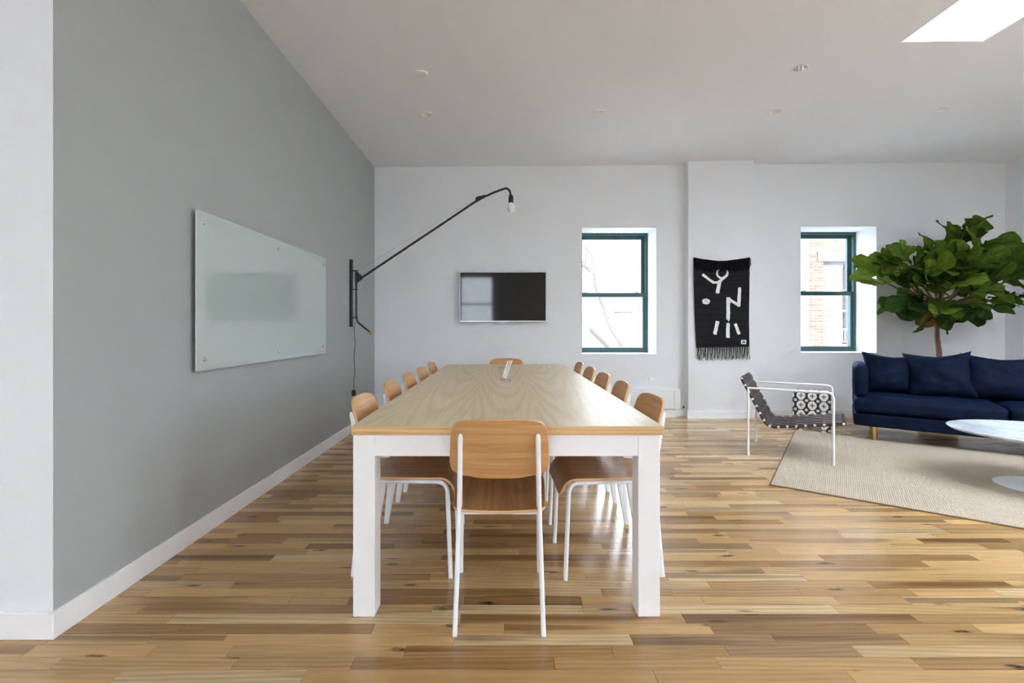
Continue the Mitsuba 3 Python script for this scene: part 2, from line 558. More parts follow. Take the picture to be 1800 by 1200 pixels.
boards.sort(key=seen_area, reverse=True)
for b in boards[:300]:
    v, f, uv = board_arrays(b)
    add(part('floor__board'), (v, f), 'floor_oak', uv=uv)
vs, fs, us, n0 = [], [], [], 0
for b in boards[300:]:
    v, f, uv = board_arrays(b)
    vs.append(v); fs.append(f + n0); us.append(uv); n0 += len(v)
add('floor__board_field', (np.vstack(vs), np.vstack(fs)), 'floor_oak', uv=np.vstack(us), kind='stuff')

# ---- walls
W1 = (0.991, 1.941, 0.800, 2.411)
W2 = (3.784, 4.750, 0.818, 2.426)
WT = 0.42
ZT = 3.6
wb = man(box(XL - 0.3, XR + 0.3, YB, YB + WT, -0.2, ZT))
for x0, x1, z0, z1 in (W1, W2):
    wb -= man(box(x0, x1, YB - 0.1, YB + WT + 0.1, z0, z1))
add('wall_back', unman(wb), 'wall_white', kind='structure')
add('wall_left', box(XL - 0.14, XL, YN + 0.002, YB + 0.01, -0.2, ZT), 'wall_grey', kind='structure')
add('wall_near', box(XFL - 0.2, XL - 0.001, YN, YN + 0.12, -0.2, ZT), 'wall_white', kind='structure')
add('wall_far_left', box(XFL - 0.2, XFL, YF, YN + 0.01, -0.2, ZT), 'wall_white', kind='structure')
FZ = (0.75, 2.95)
RW = [(-2.6, -1.2), (-0.7, 0.7)]                                   # windows of the right wall, outside the frame
wr = man(box(XR, XR + 0.3, YF - 0.3, YB + WT, -0.2, ZT))
for y0, y1 in RW:
    wr -= man(box(XR - 0.1, XR + 0.5, y0, y1, *FZ))
add('wall_right', unman(wr), 'wall_white', kind='structure')
add('wall_pillar', box(2.298, 3.116, 5.82, YB + 0.02, -0.1, ZT), 'wall_white', kind='structure')
FW = [(-2.95, -2.15), (-1.55, -0.35), (2.2, 3.2)]     # windows behind the camera
wf = man(box(XFL - 0.2, XR + 0.2, YF - 0.3, YF, -0.2, ZT))
for x0, x1 in FW:
    wf -= man(box(x0, x1, YF - 0.5, YF + 0.1, *FZ))
add('wall_front', unman(wf), 'wall_white', kind='structure')

# ---- ceiling with skylights and downlight holes
SKY = [(2.90, 3.49, 0.4, 3.40), (3.85, 5.80, 0.2, 2.80)]
LIGHTS = [(-0.745, 4.49), (0.91, 4.47), (2.60, 4.49), (2.37, 3.73), (4.21, 4.47)]
ce = man(box(XFL - 0.2, XR + 0.2, YF - 0.3, YB + 0.3, 0.0, 0.32))
for x0, x1, y0, y1 in SKY:
    ce -= man(box(x0, x1, y0, y1, -0.1, 0.5))
for x, y in LIGHTS:
    hole = trimesh.creation.cylinder(0.047, 0.16, sections=32)
    hole.apply_translation((x, y, 0.0))
    ce -= man(hole)


def lift(m):
    m = m.copy()
    m.vertices = np.column_stack([m.vertices[:, 0], m.vertices[:, 1], m.vertices[:, 2] + CEIL(m.vertices[:, 0])])
    return m


add('ceiling', lift(unman(ce)), 'ceiling_white', kind='structure')
for k, (x0, x1, y0, y1) in enumerate(SKY):
    key = f'window_{k + 10}'
    fr = man(box(x0 - 0.06, x1 + 0.06, y0 - 0.06, y1 + 0.06, 0.32, 0.37)) - man(box(x0 + 0.005, x1 - 0.005, y0 + 0.005, y1 - 0.005, 0.2, 0.5))
    add(key + '__frame', lift(unman(fr)), 'trim_white')
    v = np.array([[x0, y0, 0.35], [x1, y0, 0.35], [x1, y1, 0.35], [x0, y1, 0.35]])
    v[:, 2] += CEIL(v[:, 0])
    add(key + '__pane', (v, np.array([[0, 1, 2], [0, 2, 3]])), 'pane_glass')
    labels[key] = {'kind': 'structure', 'label': 'skylight opening in the white ceiling'}

# ---- baseboards
BH, BT = 0.098, 0.015


def baseboard(key, x0, x1, y0, y1):
    add(key, box(x0, x1, y0, y1, 0.0, BH, 0.003), 'trim_white', kind='structure')


baseboard('baseboard_left', XL - 0.001, XL + BT, YN - BT, YB)
baseboard('baseboard_near', XFL, XL - 0.0005, YN - BT, YN + 0.001)
baseboard('baseboard_back', XL + BT, 2.297, YB - BT, YB + 0.001)
baseboard('baseboard_pillar', 2.298 - BT, 3.116 + BT, 5.82 - BT, 5.821)
baseboard('baseboard_back_right', 3.117, XR - BT, YB - BT, YB + 0.001)
baseboard('baseboard_right', XR - BT, XR + 0.001, YF, YB)


# ---- double hung windows
def sash(key, x0, x1, z0, z1, y0, y1, st, top, bot, bsdf, fix):
    m = man(box(x0, x1, y0, y1, z0, z1, 0.004)) - man(box(x0 + st, x1 - st, y0 - 0.1, y1 + 0.1, z0 + bot, z1 - top))
    add(key, fix(unman(m)), bsdf)
    ym = (y0 + y1) / 2
    v = np.array([[x0 + st - .004, ym, z0 + bot - .004], [x1 - st + .004, ym, z0 + bot - .004], [x1 - st + .004, ym, z1 - top + .004], [x0 + st - .004, ym, z1 - top + .004]])
    add(key + '__pane', fix(trimesh.Trimesh(v, [[0, 1, 2], [0, 2, 3]], process=False)), 'pane_glass')


def window(key, x0, x1, z0, z1, yf, bsdf, inward=1, zm=None, fix=lambda m: m):
    """yf: the room-side face of the frame; inward = 1 when outdoors lies towards +y."""
    s = inward
    Y = lambda a, b: tuple(sorted((yf + s * a, yf + s * b)))
    a, b = Y(0.0, 0.11)
    m = man(box(x0 - 0.005, x1 + 0.005, a, b, z0 - 0.005, z1 + 0.005)) - man(box(x0 + 0.034, x1 - 0.034, a - 0.1, b + 0.1, z0 + 0.030, z1 - 0.034))
    add(key + '__frame', fix(unman(m)), bsdf)
    zm = zm or (z0 + z1) / 2
    sash(key + '__lower_sash', x0 + 0.030, x1 - 0.030, z0 + 0.026, zm + 0.026, *Y(0.012, 0.048), 0.034, 0.052, 0.040, bsdf, fix)
    sash(key + '__upper_sash', x0 + 0.030, x1 - 0.030, zm - 0.018, z1 - 0.030, *Y(0.056, 0.092), 0.045, 0.045, 0.036, bsdf, fix)
    labels[key] = {'kind': 'structure'}
    return zm


zm = window('window_1', *W1, 6.30, 'window_green', zm=1.578)
for xx in (1.09, 1.79):
    add(part('window_1__lock'), cat_(box(xx - 0.035, xx + 0.035, 6.303, 6.335, zm + 0.026, zm + 0.038, 0.003), box(xx - 0.012, xx + 0.03, 6.295, 6.312, zm + 0.038, zm + 0.052, 0.003)), 'lock_white')
zm = window('window_2', *W2, 6.30, 'window_green', zm=1.600)
for xx in (4.05, 4.60):
    add(part('window_2__lock'), cat_(box(xx - 0.03, xx + 0.03, 6.303, 6.335, zm + 0.026, zm + 0.036, 0.003), box(xx - 0.012, xx + 0.02, 6.295, 6.312, zm + 0.036, zm + 0.048, 0.003)), 'lock_white')
for k, (x0, x1) in enumerate(FW):
    window(f'window_{k + 3}', x0, x1, *FZ, YF - 0.12, 'dark_frame', inward=-1, zm=1.95)


def to_right_wall(m):
    m = m.copy()
    m.vertices = np.column_stack([m.vertices[:, 1], -m.vertices[:, 0], m.vertices[:, 2]])
    return m


for k, (y0, y1) in enumerate(RW):
    window(f'window_{k + 20}', -y1, -y0, *FZ, XR + 0.12, 'dark_frame', inward=1, zm=1.95, fix=to_right_wall)

# ================================================================== outdoors
add('ground', box(-60, 60, -60, 80, -6.3, -6.0), 'asphalt', kind='structure')

# brick building beyond the right window
BY = 13.0
bx0, bx1 = 7.75, 13.5
ow = (8.90, 9.70, 0.25, 2.98)
bm = man(box(bx0, bx1, BY, BY + 5, -6.0, 9.0)) - man(box(ow[0], ow[1], BY - 0.2, BY + 0.45, ow[2], ow[3]))
for wz in (-4.0, 5.2):
    bm -= man(box(ow[0], ow[1], BY - 0.2, BY + 0.45, ow[2] + wz, min(ow[3] + wz, 8.6)))
bm -= man(box(11.2, 12.0, BY - 0.2, BY + 0.45, ow[2], ow[3]))
add('brick_building__wall', unman(bm), 'brick')
note('brick_building', 'red brick building facade seen outside through the right window', 'building')
for (x0, x1, z0, z1) in (ow, (11.2, 12.0, ow[2], ow[3]), (ow[0], ow[1], ow[2] - 4.0, ow[3] - 4.0), (ow[0], ow[1], ow[2] + 5.2, 8.6)):
    k = part('brick_building__window_frame')
    fr = man(box(x0, x1, BY + 0.14, BY + 0.22, z0, z1)) - man(box(x0 + 0.06, x1 - 0.06, BY, BY + 0.4, z0 + 0.06, (z0 + z1) / 2 - 0.04)) - man(box(x0 + 0.06, x1 - 0.06, BY, BY + 0.4, (z0 + z1) / 2 + 0.04, z1 - 0.06))
    add(k, unman(fr), 'stone_grey')
    v = np.array([[x0 + .05, BY + .18, z0 + .05], [x1 - .05, BY + .18, z0 + .05], [x1 - .05, BY + .18, z1 - .05], [x0 + .05, BY + .18, z1 - .05]])
    add(k + '__pane', (v, np.array([[0, 1, 2], [0, 2, 3]])), 'pane_glass')
    xs = np.linspace(x0 + 0.05, x1 - 0.05, 60)
    zz = (z0 + 0.1, z1 - 0.1)
    P = np.array([[x, BY + 0.33 + 0.025 * math.sin(x * 70), z] for z in zz for x in xs])
    q = np.array([[i, i + 1, 61 + i, 60 + i] for i in range(59)])
    add(part('brick_building__curtain'), (P, tri(q)), 'curtain_white', smooth=True)
    add(part('brick_building__lintel'), box(x0 - 0.18, x1 + 0.18, BY - 0.05, BY + 0.2, z1 - 0.0, z1 + 0.28, 0.01), 'stone_grey')
    add(part('brick_building__sill'), box(x0 - 0.12, x1 + 0.12, BY - 0.1, BY + 0.2, z0 - 0.12, z0, 0.01), 'stone_grey')
add('brick_building__pier', box(7.45, 8.44, BY - 0.12, BY + 0.3, -6, 9.0, 0.02), 'render_pale')
ac = cat_(box(9.05, 9.62, BY - 0.35, BY + 0.12, 0.28, 0.68, 0.02), *[box(9.09, 9.40, BY - 0.362, BY - 0.35, 0.33 + 0.035 * i, 0.347 + 0.035 * i) for i in range(9)])
add('air_conditioner', ac, 'curtain_white', label='white air conditioner box in the lower window of the brick building', cat='air conditioner')
rail = [box(8.95, 9.75, BY - 0.12, BY - 0.09, 1.08, 1.11), box(8.95, 9.75, BY - 0.12, BY - 0.09, 0.74, 0.77)] + [box(8.97 + 0.075 * i, 8.985 + 0.075 * i, BY - 0.115, BY - 0.095, 0.75, 1.1) for i in range(11)]
add('window_guard', cat_(*rail), 'curtain_white', label='pale metal window guard across the brick building window above the air conditioner', cat='railing')

# pale building and a bare tree beyond the left window
pm = man(box(-6.0, 6.6, 22, 28, -6, 3.2))
wins = [(x, z) for x in (-4.2, -1.8, 0.6, 3.0, 5.2) for z in (-3.2, 0.2)]
for x, z in wins:
    pm -= man(box(x, x + 0.9, 21.8, 22.3, z, z + 1.7))
diffuse('pale_wall', (0.45, 0.45, 0.45))
diffuse('pale_frame', (0.33, 0.33, 0.34))
add('pale_building__wall', unman(pm), 'pale_wall')
note('pale_building', 'pale low building far outside beyond the bare tree', 'building')
for x, z in wins:
    k = part('pale_building__window')
    fr = man(box(x, x + 0.9, 22.2, 22.26, z, z + 1.7)) - man(box(x + 0.06, x + 0.84, 22.0, 22.5, z + 0.06, z + 0.82)) - man(box(x + 0.06, x + 0.84, 22.0, 22.5, z + 0.88, z + 1.64))
    add(k, unman(fr), 'pale_frame')
    add(k + '__pane', box(x + 0.03, x + 0.87, 22.27, 22.28, z + 0.03, z + 1.67), 'curtain_white')
add('pale_building__roof', box(-6.2, 6.8, 21.85, 28.2, 3.2, 3.45, 0.02), 'pale_frame')


def bare_tree(key, base, h, seed, label):
    r = np.random.default_rng(seed)
    trunk, limbs = [], []

    def grow(p, d, L, rad, depth, out):
        n = 5
        pts = [p]
        for i in range(n):
            d = d + r.normal(0, 0.13, 3) + np.array([0, 0, 0.03])
            d /= np.linalg.norm(d)
            pts.append(pts[-1] + d * L / n)
        out.append(tube(pts, np.linspace(rad, rad * 0.6, n + 1), 6))
        if depth == 0:
            return
        for k in range(3 if depth > 1 else 4):
            e = d + r.normal(0, 0.55, 3)
            e /= np.linalg.norm(e)
            grow(pts[r.integers(3, 6)], e, L * r.uniform(0.5, 0.75), rad * 0.55, depth - 1, limbs)

    grow(np.array(base, float), np.array([0.05, 0, 1.0]), h * 0.42, 0.13, 5, trunk)
    add(key + '__trunk', cat_(*trunk), 'branch_pale', smooth=True)
    add(key + '__branches', cat_(*limbs), 'branch_pale', smooth=True, kind='stuff')
    note(key, label, 'tree')


bare_tree('bare_tree', (3.3, 12.5, -6.0), 15.0, 5, 'bare branched tree outside seen through the left window')


# ================================================================== long table
TX0, TX1, TY0, TY1, TZ = -0.598, 0.624, 1.822, 4.92, 0.750
add('dining_table__tabletop', box(TX0 + 0.004, TX1 - 0.004, TY0 + 0.004, TY1 - 0.004, 0.716, TZ, 0.001), 'table_veneer')
eb = man(box(TX0, TX1, TY0, TY1, 0.7145, TZ - 0.0004, 0.0015)) - man(box(TX0 + 0.0045, TX1 - 0.0045, TY0 + 0.0045, TY1 - 0.0045, 0.6, 0.9))
add('dining_table__tabletop__edge_band', unman(eb), 'table_edge_wood', label='honey coloured layered wood edge')
note('dining_table', 'long table with pale ash top and white square legs', 'table')
LG = 0.086
lx0, lx1, ly0, ly1 = TX0 + 0.005, TX1 - 0.012, TY0 + 0.008, TY1 - 0.008
for x in (lx0, lx1 - LG):
    for yy in (ly0, ly1 - LG):
        add(part('dining_table__leg'), box(x, x + LG, yy, yy + LG, 0.0, 0.7145, 0.0025), 'table_white')
for args in ((lx0 + LG, lx1 - LG, ly0 + 0.0015, ly0 + 0.03), (lx0 + LG, lx1 - LG, ly1 - 0.03, ly1 - 0.0015), (lx0 + 0.0015, lx0 + 0.03, ly0 + LG, ly1 - LG), (lx1 - 0.03, lx1 - 0.0015, ly0 + LG, ly1 - LG)):
    add(part('dining_table__apron'), box(*args, 0.630, 0.7145, 0.0015), 'table_white')


# ================================================================== dining chairs
def smooth_poly(pts, r, n=8):
    p = [np.array(q, float) for q in pts]
    out = []
    for i in range(len(p)):
        a, b, c = p[i - 1], p[i], p[(i + 1) % len(p)]
        rr = r[i] if not np.isscalar(r) else r
        d1, d2 = (a - b) / np.linalg.norm(a - b), (c - b) / np.linalg.norm(c - b)
        for t in np.linspace(0, 1, n):
            out.append((1 - t) ** 2 * (b + d1 * rr) + 2 * t * (1 - t) * b + t * t * (b + d2 * rr))
    return Polygon(out)


def chair_parts():
    parts = {}
    # backrest: u across, v = height above its lower edge
    outline = [(-0.173, 0.030), (-0.172, 0.010), (0, -0.006), (0.172, 0.010), (0.173, 0.030)]
    bp = [(-0.188, 0.038), (-0.174, 0.010), (-0.08, -0.008), (0.08, -0.008), (0.174, 0.010), (0.188, 0.038), (0.177, 0.211), (0.095, 0.227), (-0.095, 0.227), (-0.177, 0.211)]
    poly = smooth_poly(bp, [0.028, 0.022, 0.03, 0.03, 0.022, 0.028, 0.045, 0.03, 0.03, 0.045])

    def back(u, v, w):
        return (u, -0.190 - 0.29 * v + 0.75 * u * u + 0.96 * w, 0.577 + v * 0.985 + 0.28 * w)

    parts['backrest'] = (*panel(poly, 0.011, lambda u, v, w: back(u, v, w), 0.022), 'chair_oak')
    # seat: u = depth (grain direction), v = width
    sp = [(-0.192, -0.172), (-0.192, 0.172), (0.10, 0.195), (0.285, 0.193), (0.285, -0.193), (0.10, -0.195)]
    spoly = smooth_poly(sp, [0.035, 0.035, 0.06, 0.03, 0.03, 0.06])

    def seat(u, v, w):
        lip = 0.175
        dip = -0.006 * math.cos(max(-1, min(1, u / 0.2)) * 1.57) * (1 - (v / 0.2) ** 2) - 0.012 * max(0, (-u - 0.08) / 0.11) ** 2 * (1 - (v / 0.21) ** 2)
        if u < lip:
            return (v, u, 0.453 + dip + w)
        R, a = 0.062, min((u - lip) / 0.062, 1.15)
        e = max(0, u - lip - 1.15 * R)
        return (v, lip + (R + w) * math.sin(a) + e * math.cos(a), 0.453 - R + (R + w) * math.cos(a) - e * math.sin(a))

    mesh, uv = panel(spoly, 0.011, seat, 0.022)
    parts['seat'] = (mesh, uv, 'chair_seat_oak')
    # rear legs: flat tapered steel profiles, bent at the seat
    for s in (-1, 1):
        zs = [0.0, 0.004, 0.10, 0.20, 0.30, 0.38, 0.43, 0.47, 0.52, 0.58, 0.64, 0.70, 0.73, 0.742, 0.746]
        rings = []
        for z in zs:
            if z <= 0.45:
                yc = -0.222 + (0.059) * (z / 0.45)
                wd = 0.028 + 0.046 * (z / 0.45)
            else:
                k = (z - 0.45) / 0.3
                yc = -0.163 - 0.078 * k
                wd = 0.074 - 0.054 * k
            xc = 0.164 - 0.012 * min(1, z / 0.45) - 0.010 * max(0, (z - 0.45) / 0.3)
            yc -= 0.0 if z < 0.45 else 0.0
            tk = 0.0185 * (1 if z < 0.74 else (0.75 if z < 0.745 else 0.35))
            wd = wd * (1 if z < 0.74 else (0.8 if z < 0.745 else 0.4))
            ang = np.arange(20) * 2 * PI / 20
            ex = 0.55
            cx, sy = np.cos(ang), np.sin(ang)
            rings.append(np.column_stack([s * xc + tk / 2 * np.sign(cx) * np.abs(cx) ** ex, yc + wd / 2 * np.sign(sy) * np.abs(sy) ** 0.75, np.full(20, z)]))
        parts['rear_leg' if s < 0 else 'rear_leg_001'] = (loft(rings), None, 'chair_metal')
        path = round_path([(s * 0.182, 0.222, 0.0), (s * 0.176, 0.205, 0.4335), (s * 0.152, -0.150, 0.431)], [0, 0.05, 0], 8)
        parts['front_leg' if s < 0 else 'front_leg_001'] = (tube(path, 0.0105, 12), None, 'chair_metal')
    parts['crossbar'] = (tube([(-0.150, -0.168, 0.431), (0.150, -0.168, 0.431)], 0.008, 10), None, 'chair_metal')
    parts['crossbar_001'] = (tube([(-0.176, 0.12, 0.431), (0.176, 0.12, 0.431)], 0.008, 10), None, 'chair_metal')
    return parts


CP = {k: mikit.ply(m, b, smooth=True if uv is not None else 40, **({'uv': uv} if uv is not None else {})) for k, (m, uv, b) in chair_parts().items()}


def chair(x, y, deg, label):
    i = 0
    while ('dining_chair' + (f'_{i:03d}' if i else '')) in labels:
        i += 1
    key = 'dining_chair' + (f'_{i:03d}' if i else '')
    for k, d in CP.items():
        scene[f'{key}__{k}'] = {**d, 'to_world': T().translate([x, y, 0]).rotate([0, 0, 1], deg)}
    note(key, label, 'chair', 'dining chairs around the long table')


chair(-0.018, 1.948, 0, 'oak plywood dining chair at the near table end with its back to the viewer')
chair(0.022, 4.82, 180, 'oak plywood dining chair at the far table end below the television')
ords = ['nearest', 'second from the front', 'middle', 'fourth from the front', 'farthest']
CY = [2.30, 2.88, 3.40, 3.93, 4.49]
for yy, o in zip(CY, ords):
    chair(-0.466, yy, -90 + rng.uniform(-2, 2), f'{o} oak dining chair on the table side by the grey wall')
for yy, o in zip(CY, ords):
    chair(0.494, yy - 0.01, 90 + rng.uniform(-2, 2), f'{o} oak dining chair on the table side nearer the sofa')

# ================================================================== glass with sticks on the table
GX, GY = 0.008, 3.325
outer = [(0, 0), (0.036, 0), (0.0385, 0.0025), (0.0385, 0.104), (0.0378, 0.105), (0.0366, 0.104), (0.0366, 0.008), (0.034, 0.006), (0, 0.006)]
add('glass_tumbler', lathe(outer, 48, (GX, GY, TZ + 0.0006)), 'clear_glass', smooth=35, label='clear straight sided glass holding white sticks on the long table', cat='glass')
for k, (bx, by, tx, ty) in enumerate([(-0.025, -0.008, 0.026, 0.006), (-0.018, 0.008, 0.043, 0.012), (-0.008, -0.012, 0.056, -0.004)]):
    key = 'stick' + (f'_{k:03d}' if k else '')
    b = np.array([GX + bx, GY + by, TZ + 0.012])
    t = b + np.array([tx - bx, ty - by, 0.156])
    d = (t - b) / np.linalg.norm(t - b)
    add(key + '__shaft', tube([b + d * 0.014, t - d * 0.016], 0.0042, 12), 'stick_white', smooth=40)
    add(key + '__cap', tube([t - d * 0.017, t - d * 0.002, t], [0.005, 0.005, 0.003], 12), 'stick_orange', smooth=40, label='orange top cap')
    add(key + '__tip', tube([b, b + d * 0.002, b + d * 0.015], [0.003, 0.005, 0.005], 12), 'stick_orange', smooth=40, label='orange bottom tip')
    note(key, ['leftmost', 'middle', 'rightmost'][k] + ' of the slim white sticks with orange ends leaning in the clear glass', 'stick', 'white sticks in the glass')

# ================================================================== glass marker board on the grey wall
BXF = XL + 0.034
add('glass_board__sheet', box(BXF - 0.006, BXF, 2.455, 4.235, 0.905, 1.760, 0.001), 'board_glass')
fr = man(box(BXF - 0.0062, BXF - 0.0004, 2.4535, 4.2365, 0.9035, 1.7615)) - man(box(BXF - 0.1, BXF + 0.1, 2.4552, 4.2348, 0.9052, 1.7598))
add('glass_board__rim', unman(fr), 'board_edge')
note('glass_board', 'pale green frameless glass marker board mounted on the grey wall', 'board')
for yy in (2.515, 3.345, 4.175):
    for zz in (0.965, 1.700):
        m = cat_(trimesh.creation.cylinder(0.0125, 0.005, sections=20, transform=trimesh.transformations.translation_matrix((0, 0, 0.0025))),
                 trimesh.creation.cylinder(0.009, 0.003, sections=20, transform=trimesh.transformations.translation_matrix((0, 0, 0.0065))),
                 trimesh.creation.cylinder(0.010, 0.028, sections=20, transform=trimesh.transformations.translation_matrix((0, 0, -0.020))))
        m.apply_transform(trimesh.transformations.rotation_matrix(PI / 2, (0, 1, 0)))
        m.apply_translation((BXF, yy, zz))
        add(part('glass_board__standoff'), m, 'chrome', smooth=30)

# ================================================================== swing arm wall lamp
LX, LY = XL, 5.0
add('wall_lamp__wall_bar', box(LX, LX + 0.03, LY - 0.018, LY + 0.018, 1.146, 1.866, 0.004), 'black_metal')
px_ = LX + 0.068
add('wall_lamp__pivot_tube', tube(round_path([(px_, LY, 1.70), (px_, LY, 1.205), (px_ + 0.14, LY, 1.095)], [0, 0.05, 0]), 0.010, 14), 'black_metal', smooth=40)
for zz in (1.745, 1.545, 1.245):
    add(part('wall_lamp__bracket'), box(LX + 0.02, px_ + 0.016, LY - 0.012, LY + 0.012, zz - 0.006, zz + 0.006, 0.002), 'black_metal')
sp = Polygon([(px_ - 0.012, 1.735), (px_ + 0.012, 1.735), (px_ + 0.075, 1.675), (px_ + 0.065, 1.655), (px_ - 0.012, 1.60)])
gm = trimesh.creation.extrude_polygon(sp, 0.014)
gm.apply_transform(np.array([[1, 0, 0, 0], [0, 0, -1, LY + 0.007], [0, 1, 0, 0], [0, 0, 0, 1]]))
add('wall_lamp__gusset', gm, 'black_metal')
arm_end = np.array([0.068, LY, 2.55])
arm = round_path([(px_, LY, 1.56), (px_ + 0.005, LY, 1.635), (-0.27, LY, 2.510), (-0.10, LY, 2.588), (0.030, LY, 2.634), (0.064, LY, 2.60), (0.071, LY, 2.54)], [0, 0.05, 0.08, 0.05, 0.035, 0.03, 0], 6)
add('wall_lamp__arm', tube(arm, 0.0115, 14), 'black_metal', smooth=40)
w0, w1 = np.array([px_ + 0.004, LY, 1.735]), np.array([-0.285, LY, 2.515])
mid = (w0 + w1) / 2 + [0, 0, 0.012]
add('wall_lamp__tension_wire', tube(np.array([w0, mid, w1]), 0.0022, 6), 'steel', smooth=True)
cl = trimesh.creation.extrude_polygon(Polygon([(-0.31, 2.500), (-0.21, 2.545), (-0.205, 2.560), (-0.30, 2.535)]), 0.012)
cl.apply_transform(np.array([[1, 0, 0, 0], [0, 0, -1, LY + 0.006], [0, 1, 0, 0], [0, 0, 0, 1]]))
add('wall_lamp__wire_clamp', cl, 'black_metal')
SX = 0.074
add('wall_lamp__socket', lathe([(0, 0.085), (0.014, 0.085), (0.02, 0.075), (0.026, 0.055), (0.026, 0.0), (0.0, 0.0)], 24, (SX, LY, 2.474)), 'black_plastic', smooth=40)
bulb = [(0, -0.108), (0.015, -0.1055), (0.030, -0.097), (0.041, -0.082), (0.0465, -0.062), (0.044, -0.042), (0.036, -0.026), (0.026, -0.014), (0.020, -0.006), (0.018, 0.004), (0, 0.004)]
add('wall_lamp__bulb', lathe(bulb, 32, (SX, LY, 2.474)), 'bulb_glass', smooth=60, label='round white globe bulb')
ball = trimesh.creation.icosphere(subdivisions=3, radius=0.021)
ball.apply_translation((px_ + 0.155, LY, 1.083))
add('wall_lamp__handle_ball', ball, 'wood_ball', smooth=True, label='small round wooden handle end')
zz = np.linspace(1.20, 0.46, 30)
cord = np.column_stack([LX + 0.045 + 0.006 * np.sin(zz * 21) + 0.01 * (zz - 0.46), np.full(30, LY) + 0.004 * np.sin(zz * 17), zz])
add('wall_lamp__cord', tube(cord, 0.0032, 6), 'black_plastic', smooth=True)
add('wall_lamp__switch', box(LX + 0.020, LX + 0.062, LY - 0.016, LY + 0.016, 0.405, 0.468, 0.008), 'black_plastic')
zz = np.linspace(0.41, 0.102, 14)
cord = np.column_stack([LX + 0.038 + 0.004 * np.sin(zz * 25), np.full(14, LY) + 0.004 * np.sin(zz * 30), zz])
add('wall_lamp__cord_001', tube(cord, 0.0032, 6), 'black_plastic', smooth=True)
note('wall_lamp', 'black swing arm lamp reaching out from the grey wall above the table', 'lamp')

# ================================================================== television
tx0, tx1, tz0, tz1, ty = -0.5627, 0.534, 1.203, 1.840, 5.875
add('television__body', box(tx0 + 0.02, tx1 - 0.02, ty + 0.012, YB - 0.028, tz0 + 0.03, tz1 - 0.03, 0.01), 'black_plastic')
bz = man(box(tx0, tx1, ty, ty + 0.03, tz0, tz1, 0.003)) - man(box(tx0 + 0.010, tx1 - 0.010, ty - 0.1, ty + 0.012, tz0 + 0.022, tz1 - 0.010))
add('television__bezel', unman(bz), 'tv_bezel')
add('television__screen', box(tx0 + 0.009, tx1 - 0.009, ty + 0.005, ty + 0.013, tz0 + 0.021, tz1 - 0.009), 'tv_screen', label='glossy black screen')
add('television__logo_bump', box(-0.055, 0.028, ty - 0.004, ty + 0.02, tz0 - 0.010, tz0 + 0.006, 0.003), 'tv_bezel')
add('television__wall_mount', box(-0.25, 0.22, YB - 0.03, YB, 1.35, 1.70), 'black_metal')
note('television', 'flat black television with thin silver frame on the white back wall', 'television')

# ================================================================== wall hanging on the pillar
PYF = 5.82
hx0, hx1, hz0, hz1 = 2.357, 3.052, 0.885, 2.010
HW, HH = hx1 - hx0, hz1 - hz0


def cloth_pos(s, t, off=0.0):
    """s across 0..1, t down 0..1"""
    sag = 0.045 * (1 - (2 * s - 1) ** 2) * (1 - t) ** 2
    x = hx0 + HW * s + (0.035 * t * (1 - s)) - 0.008 * math.sin(t * PI) * (1 - s)
    yy = PYF - 0.016 - 0.005 * math.sin(s * 9 + t * 3) - 0.004 * math.sin(t * 7) - off
    return (x, yy, hz1 - HH * t - sag + 0.012 * s * t)


def cloth_sheet(poly, off, th, step):
    return panel(poly, th, lambda a, b, w: cloth_pos(a, b, off + w), step, 0.0005)[0]


add('wall_hanging__cloth', cloth_sheet(Polygon([(0, 0), (0, 1), (1, 1), (1, 0)]), 0.0, 0.005, 0.04), 'cloth_black')
note('wall_hanging', 'black woven wall hanging with white abstract marks and fringe on the pillar', 'wall hanging')


def st(px, py):
    """crop position of the photograph to cloth coordinates"""
    t = (py - 350) / 650.0
    left = 905 + 20 * t
    return ((px - left) / (1303 - left), t)


def stroke(pts, w):
    l = LineString(pts).buffer(w / 2, cap_style='flat', join_style='round')
    c = np.array(l.exterior.segmentize(8).coords)[:-1]
    r = np.random.default_rng(int(pts[0][0]))
    c = c + r.normal(0, 0.9, c.shape)
    return Polygon([st(*q) for q in c])


marks = [stroke([(968, 464), (1010, 493), (1050, 519), (1082, 516), (1112, 490), (1142, 462)], 19),
         stroke([(1092, 512), (1077, 600)], 25),
         Polygon([st(998 + 29 * math.cos(a), 663 + 22 * math.sin(a)) for a in np.arange(12) * PI / 6]),
         stroke([(1231, 562), (1227, 704)], 23), stroke([(1222, 690), (1150, 641)], 20), stroke([(1153, 632), (1152, 797)], 25), stroke([(1150, 795), (1157, 810)], 7),
         stroke([(1079, 808), (1058, 905)], 25), stroke([(1151, 824), (1148, 931)], 25), stroke([(1202, 828), (1231, 907)], 22)]
ringp = Point(1110, 446).buffer(44).difference(Point(1110, 443).buffer(31))
marks.append(Polygon([st(*q) for q in np.array(LineString([(1110 + 37 * math.cos(a), 446 + 37 * math.sin(a)) for a in np.linspace(-0.9, PI + 0.9, 24)]).buffer(7, cap_style='flat').exterior.segmentize(6).coords)[:-1]]))
for k, m in enumerate(marks):
    add(part('wall_hanging__white_mark'), cloth_sheet(m.buffer(0), 0.0035 + 0.0006 * (k % 2), 0.003, 0.03), 'cloth_white')
add('wall_hanging__label_patch', cloth_sheet(Polygon([st(*q) for q in ((1244, 949), (1244, 980), (1280, 980), (1280, 949))]), 0.004, 0.003, 0.03), 'cloth_white')
tiny = [Polygon([st(*q) for q in ((a, 966), (a, 972), (b, 972), (b, 966))]) for a, b in ((1252, 1258), (1260, 1266), (1268, 1273))] + [Polygon([st(*q) for q in ((1256, 957), (1256, 962), (1270, 962), (1270, 957))])]
